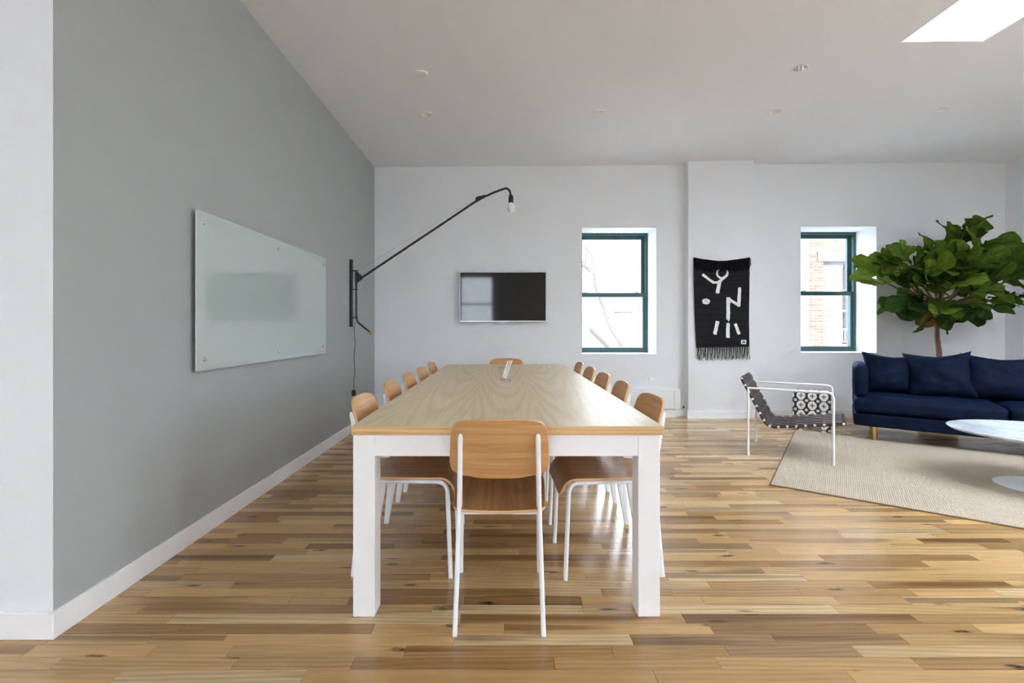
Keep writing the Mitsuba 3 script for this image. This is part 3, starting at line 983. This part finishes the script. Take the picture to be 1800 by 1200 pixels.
add('wall_hanging__label_patch__print', cat_(*[cloth_sheet(q, 0.0062, 0.001, 0.03) for q in tiny]), 'fringe_black')
add('wall_hanging__white_spot_print', cloth_sheet(Polygon([st(*q) for q in ((986, 657), (986, 667), (1009, 667), (1009, 657))]), 0.0055, 0.0006, 0.03), 'fringe_white')
fr_b, fr_w = [], []
r = np.random.default_rng(3)
for k in range(92):
    s = (k + 0.5) / 92
    p0 = np.array(cloth_pos(s, 0.995, 0.0))
    L = r.uniform(0.13, 0.175)
    pts = [p0 + np.array([0.010 * math.sin(q * 5 + k) * q + r.normal(0, 0.003) * q, -0.006 - 0.006 * q + r.normal(0, 0.002), -L * q]) for q in np.linspace(0, 1, 6)]
    (fr_w if k % 4 == 1 else fr_b).append(tube(pts, 0.0026, 5))
add('wall_hanging__fringe', cat_(*fr_b), 'fringe_black', smooth=True, kind='stuff', label='black fringe threads')
add('wall_hanging__fringe_white', cat_(*fr_w), 'fringe_white', smooth=True, kind='stuff', label='pale fringe threads')
top = []
for k in range(120):
    s = (k + 0.5) / 120
    L = r.uniform(0.11, 0.165) / HH
    pts = [np.array(cloth_pos(min(0.999, s + 0.006 * math.sin(q * 4 + k)), L * q, 0.009 + 0.003 * (k % 3 == 0))) for q in np.linspace(0, 1, 6)]
    top.append(tube(pts, 0.0032, 5))
top.append(tube([np.array(cloth_pos(0.995, -0.004, 0.004)), np.array(cloth_pos(1.02, 0.03, 0.006)), np.array(cloth_pos(1.018, 0.10, 0.004))], 0.004, 5))
add('wall_hanging__top_fringe', cat_(*top), 'fringe_black', smooth=True, kind='stuff', label='black fringe folded over the top edge')
add('wall_hanging__hanging_rod', tube([(hx0 + 0.01, PYF - 0.006, hz1 - 0.010), (hx0 + HW * .5, PYF - 0.006, hz1 - 0.052), (hx1 - 0.01, PYF - 0.006, hz1 - 0.010)], 0.005, 8), 'fringe_black')

# ================================================================== baseboard heater, outlet
HY = YB - BT
hb = [box(0.75, 2.213, YB - 0.085, YB - 0.016, 0.150, 0.335, 0.004), box(0.75, 2.213, YB - 0.075, YB - 0.001, 0.330, 0.361, 0.004)]
add('baseboard_heater__cover', cat_(*hb), 'heater_white')
add('baseboard_heater__front_panel', box(0.80, 2.135, YB - 0.094, YB - 0.084, 0.118, 0.312, 0.003), 'heater_white')
add('baseboard_heater__end_cap', box(2.137, 2.216, YB - 0.094, YB - 0.016, 0.118, 0.352, 0.004), 'heater_white')
add('baseboard_heater__foot', box(0.85, 2.17, YB - 0.060, YB - 0.016, 0.0, 0.119, 0.003), 'heater_white')
add('baseboard_heater__pipe', tube([(2.20, YB - 0.05, 0.128), (2.262, YB - 0.05, 0.128)], 0.007, 10), 'heater_white', smooth=40)
kb = trimesh.creation.icosphere(subdivisions=2, radius=0.014)
kb.apply_translation((2.270, YB - 0.05, 0.130))
add('baseboard_heater__knob', kb, 'black_plastic', smooth=True, label='small black round knob')
note('baseboard_heater', 'low white baseboard heater on the back wall under the left window', 'heater')
add('wall_outlet__plate', box(1.845, 1.925, YB - 0.007, YB, 0.385, 0.512, 0.003), 'plastic_white')
for zz in (0.418, 0.478):
    add(part('wall_outlet__socket'), box(1.868, 1.902, YB - 0.0095, YB - 0.005, zz - 0.016, zz + 0.016, 0.003), 'lens_white')
note('wall_outlet', 'white wall outlet plate above the baseboard heater', 'outlet')
pw = round_path([(1.885, YB - 0.03, 0.418), (1.93, YB - 0.04, 0.40), (1.95, YB - 0.03, 0.368), (2.12, YB - 0.035, 0.364), (2.16, YB - 0.03, 0.361)], 0.02, 5)
add('power_cord__wire', tube(pw, 0.0028, 6), 'lens_white', smooth=True)
add('power_cord__plug', box(1.872, 1.898, YB - 0.036, YB - 0.0096, 0.406, 0.430, 0.004), 'lens_white')
note('power_cord', 'white cord plugged into the outlet and lying on the heater top', 'cord')

# ================================================================== ceiling lights
dl = ['recessed ceiling light above the left half of the table near the lamp', 'recessed ceiling light straight above the left window', 'recessed ceiling light nearest the pillar with the wall hanging',
      'recessed ceiling light with bright inside near the skylight corner', 'recessed ceiling light farthest right above the fig tree side']
for k, (x, yy) in enumerate(LIGHTS):
    key = 'ceiling_light' + (f'_{k:03d}' if k else '')
    c = CEIL(x)
    add(key + '__trim_ring', lathe([(0.0468, -0.001), (0.046, -0.006), (0.058, -0.007), (0.063, -0.003), (0.063, 0.001)], 40, (x, yy, c)), 'trim_white', smooth=50)
    add(key + '__reflector', lathe([(0.0462, -0.004), (0.040, 0.030), (0.030, 0.062), (0.0, 0.064)], 40, (x, yy, c)), 'chrome' if k == 3 else 'lens_white', smooth=50)
    lamp = lathe([(0.0, 0.030), (0.018, 0.031), (0.026, 0.038), (0.026, 0.058), (0.0, 0.060)], 28, (x, yy, c))
    add(key + '__lamp', lamp, 'lens_white', smooth=40)
    note(key, dl[k], 'ceiling light', 'recessed ceiling lights')
x, yy = -0.67, 3.77
add('ceiling_cover', lathe([(0, -0.010), (0.045, -0.010), (0.052, -0.007), (0.055, 0.0), (0.0, 0.001)], 40, (x, yy, CEIL(x))), 'plastic_white', smooth=40, label='flat round white cover plate on the ceiling in front of the recessed lights', cat='cover plate')

# ================================================================== rug
RL, RD = 3.5, 2.22
ns, rp = int(RL / 0.0125), 0.0125
ss = np.arange(ns * 4 + 1) * rp / 4
hh = 0.0105 + 0.0012 * np.cos(2 * PI * ss / rp)
dd = np.array([0.0, 0.004, RD - 0.004, RD])
zz = np.array([0.0, 1, 1, 0.0])
S, D = np.meshgrid(ss, dd, indexing='ij')
Z = hh[:, None] * np.where(zz[None] > 0, 1.0, 0.05)
Z[0], Z[-1] = 0.0006, 0.0006
XY = RUG_O + S[..., None] * RUG_A + D[..., None] * RUG_B
P = np.concatenate([XY, Z[..., None]], -1).reshape(-1, 3)
i, j = np.meshgrid(np.arange(len(ss) - 1), np.arange(3), indexing='ij')
q = np.stack([i * 4 + j, (i + 1) * 4 + j, (i + 1) * 4 + j + 1, i * 4 + j + 1], -1).reshape(-1, 4)
add('rug__pile', (P, tri(q)), 'sisal', smooth=True, uv=np.stack([S, D], -1).reshape(-1, 2))
mat('rug_binding', (0.20, 0.13, 0.075), 0.8)
b0 = cat_(box(-0.006, RL + 0.004, -0.006, 0.004, 0.0, 0.0085, 0.002), box(-0.006, RL + 0.004, RD - 0.004, RD + 0.006, 0.0, 0.0085, 0.002), box(-0.006, 0.003, 0.0, RD, 0.0, 0.0085, 0.002), box(RL - 0.004, RL + 0.006, 0.0, RD, 0.0, 0.0085, 0.002))
b0.apply_transform(frame_of((*RUG_O, 0.0), RUG_A, RUG_B))
add('rug__binding', b0, 'rug_binding', label='dark stitched border')
note('rug', 'beige ribbed sisal rug under the coffee table and armchair', 'rug')
RZ = 0.0115

# ================================================================== sofa
SO = np.array([3.53, 4.71])
SM = frame_of((*SO, 0.0), RUG_A, RUG_B)      # local x along the sofa, local y towards its back
SL, SD = 2.34, 0.90


def sofa_part(key, mesh, bsdf='navy_velvet', smooth=True, label=None):
    mesh = mesh.copy()
    mesh.apply_transform(SM)
    add(key, mesh, bsdf, smooth=smooth, label=label)


def moved(m, *t):
    m = m.copy()
    m.apply_translation(t)
    return m


sofa_part('sofa__base', moved(soft_box(SL / 2, SD / 2, 0.068, 0.028), SL / 2, SD / 2, 0.213))
sofa_part('sofa__seat_cushion', moved(soft_box(0.546, 0.375, 0.078, 0.050, bulge=0.016, seed=1, wob=0.012), 0.549, 0.372, 0.357))
sofa_part('sofa__seat_cushion_001', moved(soft_box(0.580, 0.375, 0.078, 0.050, bulge=0.016, seed=2, wob=0.012), 1.680 + 0.0, 0.372, 0.357))
sofa_part('sofa__back', moved(soft_box(SL / 2, 0.075, 0.235, 0.05), SL / 2, SD - 0.075, 0.49))
for xx in (0.06, SL - 0.06):
    am = soft_box(0.064, 0.40, 0.165, 0.060)
    sofa_part(part('sofa__arm'), moved(am, xx, 0.485, 0.590))
for xx, yy in ((0.17, 0.07), (SL - 0.17, 0.07), (0.17, SD - 0.09), (SL - 0.17, SD - 0.09)):
    lg = lathe([(0, RZ), (0.013, RZ), (0.016, 0.03), (0.021, 0.146), (0.0, 0.147)], 24, (xx, yy, 0)) if yy < 0.5 else lathe([(0, 0.0), (0.013, 0.0), (0.016, 0.03), (0.021, 0.146), (0.0, 0.147)], 24, (xx, yy, 0))
    sofa_part(part('sofa__leg'), lg, 'brass', 40, label='slim brass leg')
note('sofa', 'navy blue velvet sofa with slim brass legs beside the fig tree', 'sofa')
plab = ['navy velvet pillow leaning at the left arm of the sofa', 'navy velvet pillow second from the left arm in front of the tree trunk', 'navy velvet pillow third from the left arm of the sofa', 'navy velvet pillow farthest from the left arm of the sofa']
for k, (sx, w, h, rz, yaw) in enumerate([(0.305, 0.465, 0.445, 2, 3), (0.705, 0.525, 0.475, -5, -4), (1.145, 0.585, 0.455, 3, 3), (1.65, 0.54, 0.45, -3, -4)]):
    pm = pillow_mesh(w, h, 0.23, 11 + k)
    pm.apply_transform(trimesh.transformations.rotation_matrix(PI / 2, (1, 0, 0)))      # stand up: face along -y
    pm.apply_translation((0, 0, h / 2))
    pm.apply_transform(trimesh.transformations.rotation_matrix(math.radians(-20), (1, 0, 0)))
    pm.apply_transform(trimesh.transformations.rotation_matrix(math.radians(rz), (0, 1, 0)))
    pm.apply_transform(trimesh.transformations.rotation_matrix(math.radians(yaw), (0, 0, 1)))
    pm.apply_translation((sx, 0.500 - 0.090 * (k % 2), 0.442))
    pm.apply_transform(SM)
    add('pillow' + (f'_{k:03d}' if k else ''), pm, 'navy_velvet', smooth=True, label=plab[k], cat='pillow', group='navy pillows on the sofa')

# ================================================================== coffee table
CM = frame_of((3.872, 3.192, RZ), RUG_A, RUG_B)


def oval(rows, n=72):
    """rows of (semi axis a, semi axis b, z) into a closed oval solid"""
    ang = np.arange(n) * 2 * PI / n
    return loft([np.column_stack([a * np.cos(ang), b * np.sin(ang), np.full(n, z)]) for a, b, z in rows])


m = oval([(0.560, 0.44, 0.364), (0.600, 0.48, 0.372), (0.614, 0.494, 0.382), (0.62, 0.50, 0.388), (0.618, 0.498, 0.390)])
m.apply_transform(CM)
add('coffee_table__top', m, 'marble_top', smooth=40, label='grey veined white marble oval top')
m = oval([(0.370, 0.29, 0.0), (0.372, 0.292, 0.004), (0.365, 0.286, 0.009), (0.30, 0.235, 0.017), (0.18, 0.15, 0.032), (0.09, 0.08, 0.06), (0.050, 0.048, 0.11), (0.040, 0.040, 0.18), (0.046, 0.045, 0.26), (0.09, 0.085, 0.33), (0.17, 0.15, 0.3645)])
m.apply_transform(CM)
add('coffee_table__pedestal', m, 'lacquer_white', smooth=40)
note('coffee_table', 'oval marble coffee table on a white pedestal in front of the sofa', 'table')

# ================================================================== woven leather armchair
AA, AW = np.array([0.836, -0.549]), np.array([0.565, 0.825])
AM = frame_of((2.172, 4.15, 0.0), AA, AW)    # local x forwards, y across, z up
WID = 0.584


def arm_part(key, mesh, bsdf, smooth=40):
    mesh = mesh.copy()
    mesh.apply_transform(AM)
    add(key, mesh, bsdf, smooth=smooth)


for t in (0.0, WID):
    p = round_path([(0.0, t, 0.0), (0.0, t, 0.598)], 0)
    arm_part(part('armchair__rear_post'), tube(p, 0.0095, 12), 'rod_white')
    p = round_path([(-0.006, t, 0.600), (0.62, t, 0.603), (0.622, t, RZ)], [0, 0.05, 0], 8)
    arm_part(part('armchair__arm_rail'), tube(p, 0.0095, 12), 'rod_white')
prof = round_path([(-0.055, 0, 0.680), (0.150, 0, 0.262), (0.690, 0, 0.352)], [0, 0.07, 0], 9)
for t in (0.028, WID - 0.028):
    arm_part(part('armchair__sling_rail'), tube(prof + [0, t, 0], 0.0085, 10), 'rod_white')
for c in ((-0.055, 0.680), (0.690, 0.352)):
    arm_part(part('armchair__cross_rod'), tube([(c[0], 0.028, c[1]), (c[0], WID - 0.028, c[1])], 0.0085, 10), 'rod_white')
for s_, z_ in ((0.0, 0.560), (0.62, 0.339)):
    for t in (0.0, WID - 0.03):
        arm_part(part('armchair__joint'), tube([(s_, t, z_), (s_, t + 0.03, z_)], 0.007, 8), 'rod_white')
# dense profile with arc length
pr = np.array([np.array(prof)[0]])
fine = []
for a, b in zip(prof[:-1], prof[1:]):
    n = max(2, int(np.linalg.norm(b - a) / 0.006))
    fine += [a + (b - a) * k / n for k in range(n)]
fine = np.array(fine + [prof[-1]])
arc = np.concatenate([[0], np.cumsum(np.linalg.norm(np.diff(fine, axis=0), axis=1))])


def on_prof(s):
    x, z = np.interp(s, arc, fine[:, 0]), np.interp(s, arc, fine[:, 2])
    e = 0.012
    t = np.array([np.interp(s + e, arc, fine[:, 0]) - np.interp(s - e, arc, fine[:, 0]), 0, np.interp(s + e, arc, fine[:, 2]) - np.interp(s - e, arc, fine[:, 2])])
    t /= np.linalg.norm(t)
    return np.array([x, 0, z]), t, np.array([-t[2], 0, t[0]])


NT, NL = 15, 8
pitch = arc[-1] / NT
tl = np.linspace(0.028 + 0.035, WID - 0.028 - 0.035, NL)
for k in range(NT):
    c, t, nn = on_prof((k + 0.5) * pitch)
    Y = np.array([0, 1.0, 0])
    pts, nrm = [], []
    for (y_, h_) in ((0.060, -0.0155), (0.028, -0.0125), (0.0165, -0.006), (0.0150, 0.0), (0.0165, 0.006), (0.024, 0.0115), (0.036, 0.0105)):
        pts.append((y_, h_))
    for m_, ty_ in enumerate(np.linspace(0.05, WID - 0.05, 29)):
        ph = (ty_ - tl[0]) / (tl[1] - tl[0])
        pts.append((ty_, 0.005 + 0.0068 * math.cos(PI * ph) * (1 if k % 2 else -1)))
    for (y_, h_) in ((0.036, 0.0105), (0.024, 0.0115), (0.0165, 0.006), (0.0150, 0.0), (0.0165, -0.006), (0.028, -0.0125), (0.060, -0.0155)):
        pts.append((WID - y_, h_))
    pts = np.array(pts)
    P = c + pts[:, :1] * Y + pts[:, 1:] * nn
    d2 = np.gradient(pts, axis=0)
    d2 /= np.linalg.norm(d2, axis=1, keepdims=True)
    N = -d2[:, 1:] * Y + d2[:, :1] * nn
    arm_part(part('armchair__cross_strap'), ribbon(P, np.repeat(t[None], len(P), 0), N, pitch * 0.72, 0.0035), 'brown_leather', 50)
for k in range(NL):
    ss_ = np.linspace(0.012, arc[-1] - 0.012, 15 * 6 + 1)
    P, N = [], []
    c, t, nn = on_prof(0.012)
    for s_ in ss_:
        c, t, nn = on_prof(s_)
        h = 0.005 - 0.0068 * math.cos(PI * (s_ / pitch - 0.5)) * (-1 if k % 2 else 1) * -1
        P.append(c + np.array([0, tl[k], 0]) + nn * h)
        N.append(nn)
    P = np.array(P)
    # wrap round the cross rods at both ends
    c0, t0, n0_ = on_prof(0.0)
    c1, t1, n1_ = on_prof(arc[-1])
    e0 = [c0 + np.array([0, tl[k], 0]) + q for q in (t0 * 0.03 - n0_ * 0.013, -n0_ * 0.013, -t0 * 0.013, n0_ * 0.0125)]
    e1 = [c1 + np.array([0, tl[k], 0]) + q for q in (n1_ * 0.0125, t1 * 0.013, -n1_ * 0.013, -t1 * 0.03 - n1_ * 0.013)]
    P = np.vstack([e0, P, e1])
    d = np.gradient(P, axis=0)
    d /= np.linalg.norm(d, axis=1, keepdims=True)
    N = np.cross(d, np.array([0, 1.0, 0]))
    arm_part(part('armchair__long_strap'), ribbon(P, np.repeat([[0, 1.0, 0]], len(P), 0), N, 0.045, 0.0035), 'brown_leather', 50)
note('armchair', 'white rod frame armchair with woven brown leather straps at the rug edge', 'armchair')

# ================================================================== patterned stool
TM = frame_of((3.355 - 0.19 * 0.809, 5.075 + 0.19 * 0.588, 0.0), RUG_A, RUG_B)


def stool_part(key, x0, x1, y0, y1, z0, z1, bsdf, r=0.012):
    m = trimesh.creation.box((2, 2, 2))
    for _ in range(3):
        m = m.subdivide()
    v, h = np.array(m.vertices), np.array([(x1 - x0) / 2, (y1 - y0) / 2, (z1 - z0) / 2])
    q = v * h
    core = np.clip(q, -(h - r), h - r)
    d = q - core
    L = np.linalg.norm(d, axis=1, keepdims=True)
    q = np.where(L > 1e-9, core + d / np.maximum(L, 1e-9) * r, q) + [(x0 + x1) / 2, (y0 + y1) / 2, (z0 + z1) / 2]
    m = trimesh.Trimesh(q, m.faces, process=False)
    fn = np.abs(m.face_normals)
    V, Fs, U = [], [], []
    n0 = 0
    for ax in range(3):
        sel = m.faces[np.argmax(fn, 1) == ax]
        idx, inv = np.unique(sel, return_inverse=True)
        V.append(q[idx]); Fs.append(inv.reshape(-1, 3) + n0); n0 += len(idx)
        U.append(q[idx][:, [[1, 2], [0, 2], [0, 1]][ax]] + [0.02, 0.025])
    V = np.vstack(V)
    V = V @ TM[:3, :3].T + TM[:3, 3]
    add(key, (V, np.vstack(Fs)), bsdf, smooth=True, uv=np.vstack(U))


stool_part('stool__body', 0.0, 0.385, 0.0, 0.36, 0.115, 0.425, 'stool_fabric', 0.02)
for x0, y0 in ((0.012, 0.012), (0.27, 0.012), (0.012, 0.24), (0.27, 0.24)):
    stool_part(part('stool__leg'), x0, x0 + 0.10, y0, y0 + 0.10, 0.0, 0.122, 'stool_fabric', 0.006)
note('stool', 'small stool in black and white patterned fabric behind the armchair', 'stool')

# ================================================================== fiddle leaf fig behind the sofa
FX, FY = 4.985, 5.36
add('fig_tree__pot', lathe([(0, 0.0), (0.15, 0.0), (0.165, 0.02), (0.19, 0.34), (0.20, 0.36), (0.185, 0.36), (0.178, 0.32), (0.0, 0.32)], 40, (FX, FY, 0.0)), 'pot_grey', smooth=35)
add('fig_tree__soil', lathe([(0, 0.335), (0.10, 0.332), (0.181, 0.325), (0.0, 0.31)], 32, (FX, FY, 0.0)), 'soil', smooth=True)
trunk = np.array([(FX + 0.02, FY, 0.30), (FX + 0.02, FY, 0.6), (FX + 0.012, FY, 0.85), (FX - 0.004, FY + 0.005, 1.02), (FX - 0.010, FY, 1.18), (FX + 0.0, FY, 1.32), (FX + 0.01, FY, 1.45)])
tt = np.linspace(0, 1, 40)
tk = np.linspace(0, 1, len(trunk))
from scipy.interpolate import CubicSpline
trunk_c = CubicSpline(tk, trunk)(tt)
rad = np.linspace(0.030, 0.020, 40) * (1 + 0.07 * np.sin(np.arange(40) * 1.9))
add('fig_tree__trunk', tube(trunk_c, rad, 12), 'bark', smooth=True)


def fig_pos(u, v, dy):
    yy = FY + dy
    return np.array([(u - 886) / F * yy, yy, CAM_Z + (576 - v) / F * yy])


# branch tips measured on the photograph and spread in depth round the trunk
tips = [(1693, 408, 0.00, 8), (1650, 432, 0.12, 8), (1655, 448, -0.25, 8), (1572, 456, 0.02, 8), (1546, 488, -0.10, 8), (1544, 458, 0.16, 6), (1605, 466, -0.30, 8),
        (1720, 436, -0.18, 8), (1762, 470, 0.10, 8), (1778, 488, -0.15, 8), (1740, 466, -0.36, 8), (1700, 476, 0.26, 7), (1612, 520, -0.18, 8), (1590, 515, 0.12, 7),
        (1652, 540, -0.26, 8), (1700, 528, -0.28, 8), (1672, 536, 0.10, 7), (1748, 524, -0.05, 8), (1640, 486, 0.26, 7), (1715, 500, -0.05, 7), (1680, 455, -0.40, 8),
        (1625, 490, -0.38, 8), (1690, 500, -0.42, 8), (1790, 515, 0.05, 7), (1600, 492, -0.05, 7), (1660, 502, -0.48, 8), (1735, 498, -0.45, 8),
        (1705, 462, -0.48, 7), (1675, 478, -0.05, 7)]


def leaf_mesh(L, W, seed):
    r = np.random.default_rng(seed)
    ns, nt = 13, 9
    s, t = np.linspace(0, 1, ns), np.linspace(-1, 1, nt)
    # fiddle outline: narrow waist, broad blunt tip
    wd = np.interp(s, [0, 0.05, 0.18, 0.34, 0.46, 0.62, 0.78, 0.9, 0.97, 1.0], [0.06, 0.30, 0.52, 0.56, 0.62, 0.90, 1.0, 0.86, 0.55, 0.12])
    S, Tt = np.meshgrid(s, t, indexing='ij')
    ph = r.uniform(0, 6)
    wav = 0.030 * L * np.sin(S * 15 + ph + 1.5 * np.sign(Tt)) * np.abs(Tt) ** 2
    X = S * L
    Yy = Tt * wd[:, None] * W / 2 * (1 + 0.05 * np.sin(S * 11 + ph))
    bend = r.uniform(-0.35, 0.10)
    fold = r.uniform(0.05, 0.35)
    Zz = bend * L * S ** 2 + fold * np.abs(Yy) + wav
    pet = 0.06
    V = np.stack([X + pet, Yy, Zz], -1).reshape(-1, 3)
    i, j = np.meshgrid(np.arange(ns - 1), np.arange(nt - 1), indexing='ij')
    q = np.stack([i * nt + j, (i + 1) * nt + j, (i + 1) * nt + j + 1, i * nt + j + 1], -1).reshape(-1, 4)
    uv = np.stack([S, Tt], -1).reshape(-1, 2)
    # petiole as a small flat strip
    pv = np.array([[0, -0.003, 0], [0, 0.003, 0], [pet + 0.01, 0.003, 0.0], [pet + 0.01, -0.003, 0.0]])
    n = len(V)
    return (np.vstack([V, pv]), np.vstack([tri(q), [[n, n + 3, n + 2], [n, n + 2, n + 1]]])), np.vstack([uv, [[0, 0]] * 4])


LEAVES = []
for k in range(10):
    lm, luv = leaf_mesh(0.235 + 0.02 * (k % 3), 0.175 + 0.012 * (k % 4), 40 + k)
    LEAVES.append({mn: mikit.ply(lm, mn, smooth=True, uv=luv) for mn in LEAF_MATS})
r = np.random.default_rng(21)


def put_leaf(pos, d, face, size, mn):
    d = d / np.linalg.norm(d)
    up = face - d * (face @ d)
    up /= np.linalg.norm(up)
    side = np.cross(up, d)
    M = np.eye(4)
    M[:3, 0], M[:3, 1], M[:3, 2], M[:3, 3] = d * size, side * size, up * size, pos
    base = LEAVES[r.integers(len(LEAVES))][mn]
    scene[part('fig_tree__leaf')] = {**base, 'to_world': T(M)}


forks = [trunk_c[-1], trunk_c[-6], trunk_c[-4], trunk_c[-10]]
for n_, (u, v, dy, cnt) in enumerate(tips):
    tip = fig_pos(u, v, dy)
    st_ = forks[n_ % 4]
    midp = st_ * 0.45 + tip * 0.55 + np.array([0, 0, -0.05])
    pth = CubicSpline([0, 0.5, 1], [st_, midp, tip])(np.linspace(0, 1, 10))
    add(part('fig_tree__branch'), tube(pth, np.linspace(0.013, 0.006, 10), 8), 'bark', smooth=True)
    outd = tip - np.array([FX, FY, 1.75])
    outd[2] *= 0.4
    outd /= np.linalg.norm(outd) + 1e-9
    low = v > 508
    for j in range(cnt):
        a = 2 * PI * (j + r.uniform(-0.3, 0.3)) / cnt + n_
        el = r.uniform(-0.45, 0.35) if low else r.uniform(-0.1, 1.0)
        d = np.array([math.cos(a) * math.cos(el), 0.75 * math.sin(a) * math.cos(el), math.sin(el)]) + 0.55 * outd
        d /= np.linalg.norm(d)
        face = np.array([0.55 * r.normal(), -0.75 + 0.4 * r.normal(), 0.7 + 0.4 * r.normal()])
        pos = tip - (tip - midp) * r.uniform(0, 0.45)
        end = pos + d * 0.42
        if end[1] > YB - 0.03:
            d[1] = -abs(d[1]) * 0.5
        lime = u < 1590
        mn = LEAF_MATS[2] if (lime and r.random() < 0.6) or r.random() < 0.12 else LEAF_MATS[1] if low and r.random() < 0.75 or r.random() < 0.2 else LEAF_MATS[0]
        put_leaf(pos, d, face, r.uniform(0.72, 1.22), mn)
for u, v, dy in ((1600, 500, -.22), (1618, 492, -.34), (1636, 505, -.40), (1655, 494, -.44), (1672, 506, -.42), (1690, 492, -.46), (1708, 504, -.40), (1726, 494, -.42), (1742, 506, -.32),
                 (1626, 520, -.30), (1664, 518, -.38), (1700, 518, -.36), (1648, 482, -.46), (1716, 480, -.46), (1612, 482, -.30), (1582, 492, -.2), (1758, 500, -.24), (1590, 478, -.25)):
    d = np.array([(u - 1665) / 110 + 0.5 * r.normal(), -0.45, -0.25 + 0.35 * r.normal()])
    put_leaf(fig_pos(u, v - 12, dy + 0.12), d, np.array([0.4 * r.normal(), -0.9, 0.6]), r.uniform(0.7, 1.0), LEAF_MATS[r.choice([0, 0, 1])])
lm, luv = leaf_mesh(0.20, 0.15, 77)
M = np.eye(4)
d, side = np.array([-0.15, -0.2, -0.96]), np.array([0.9, -0.4, -0.05])
d /= np.linalg.norm(d)
side -= d * (d @ side); side /= np.linalg.norm(side)
M[:3, 0], M[:3, 1], M[:3, 2], M[:3, 3] = d, side, np.cross(d, side), fig_pos(1630, 536, -0.1)
scene['fig_tree__brown_leaf'] = mikit.ply(lm, 'leaf_brown', smooth=True, uv=luv, to_world=T(M))
labels['fig_tree__brown_leaf'] = {'label': 'withered brown leaf hanging low'}
note('fig_tree', 'tall fiddle leaf fig with big green leaves behind the sofa', 'plant')
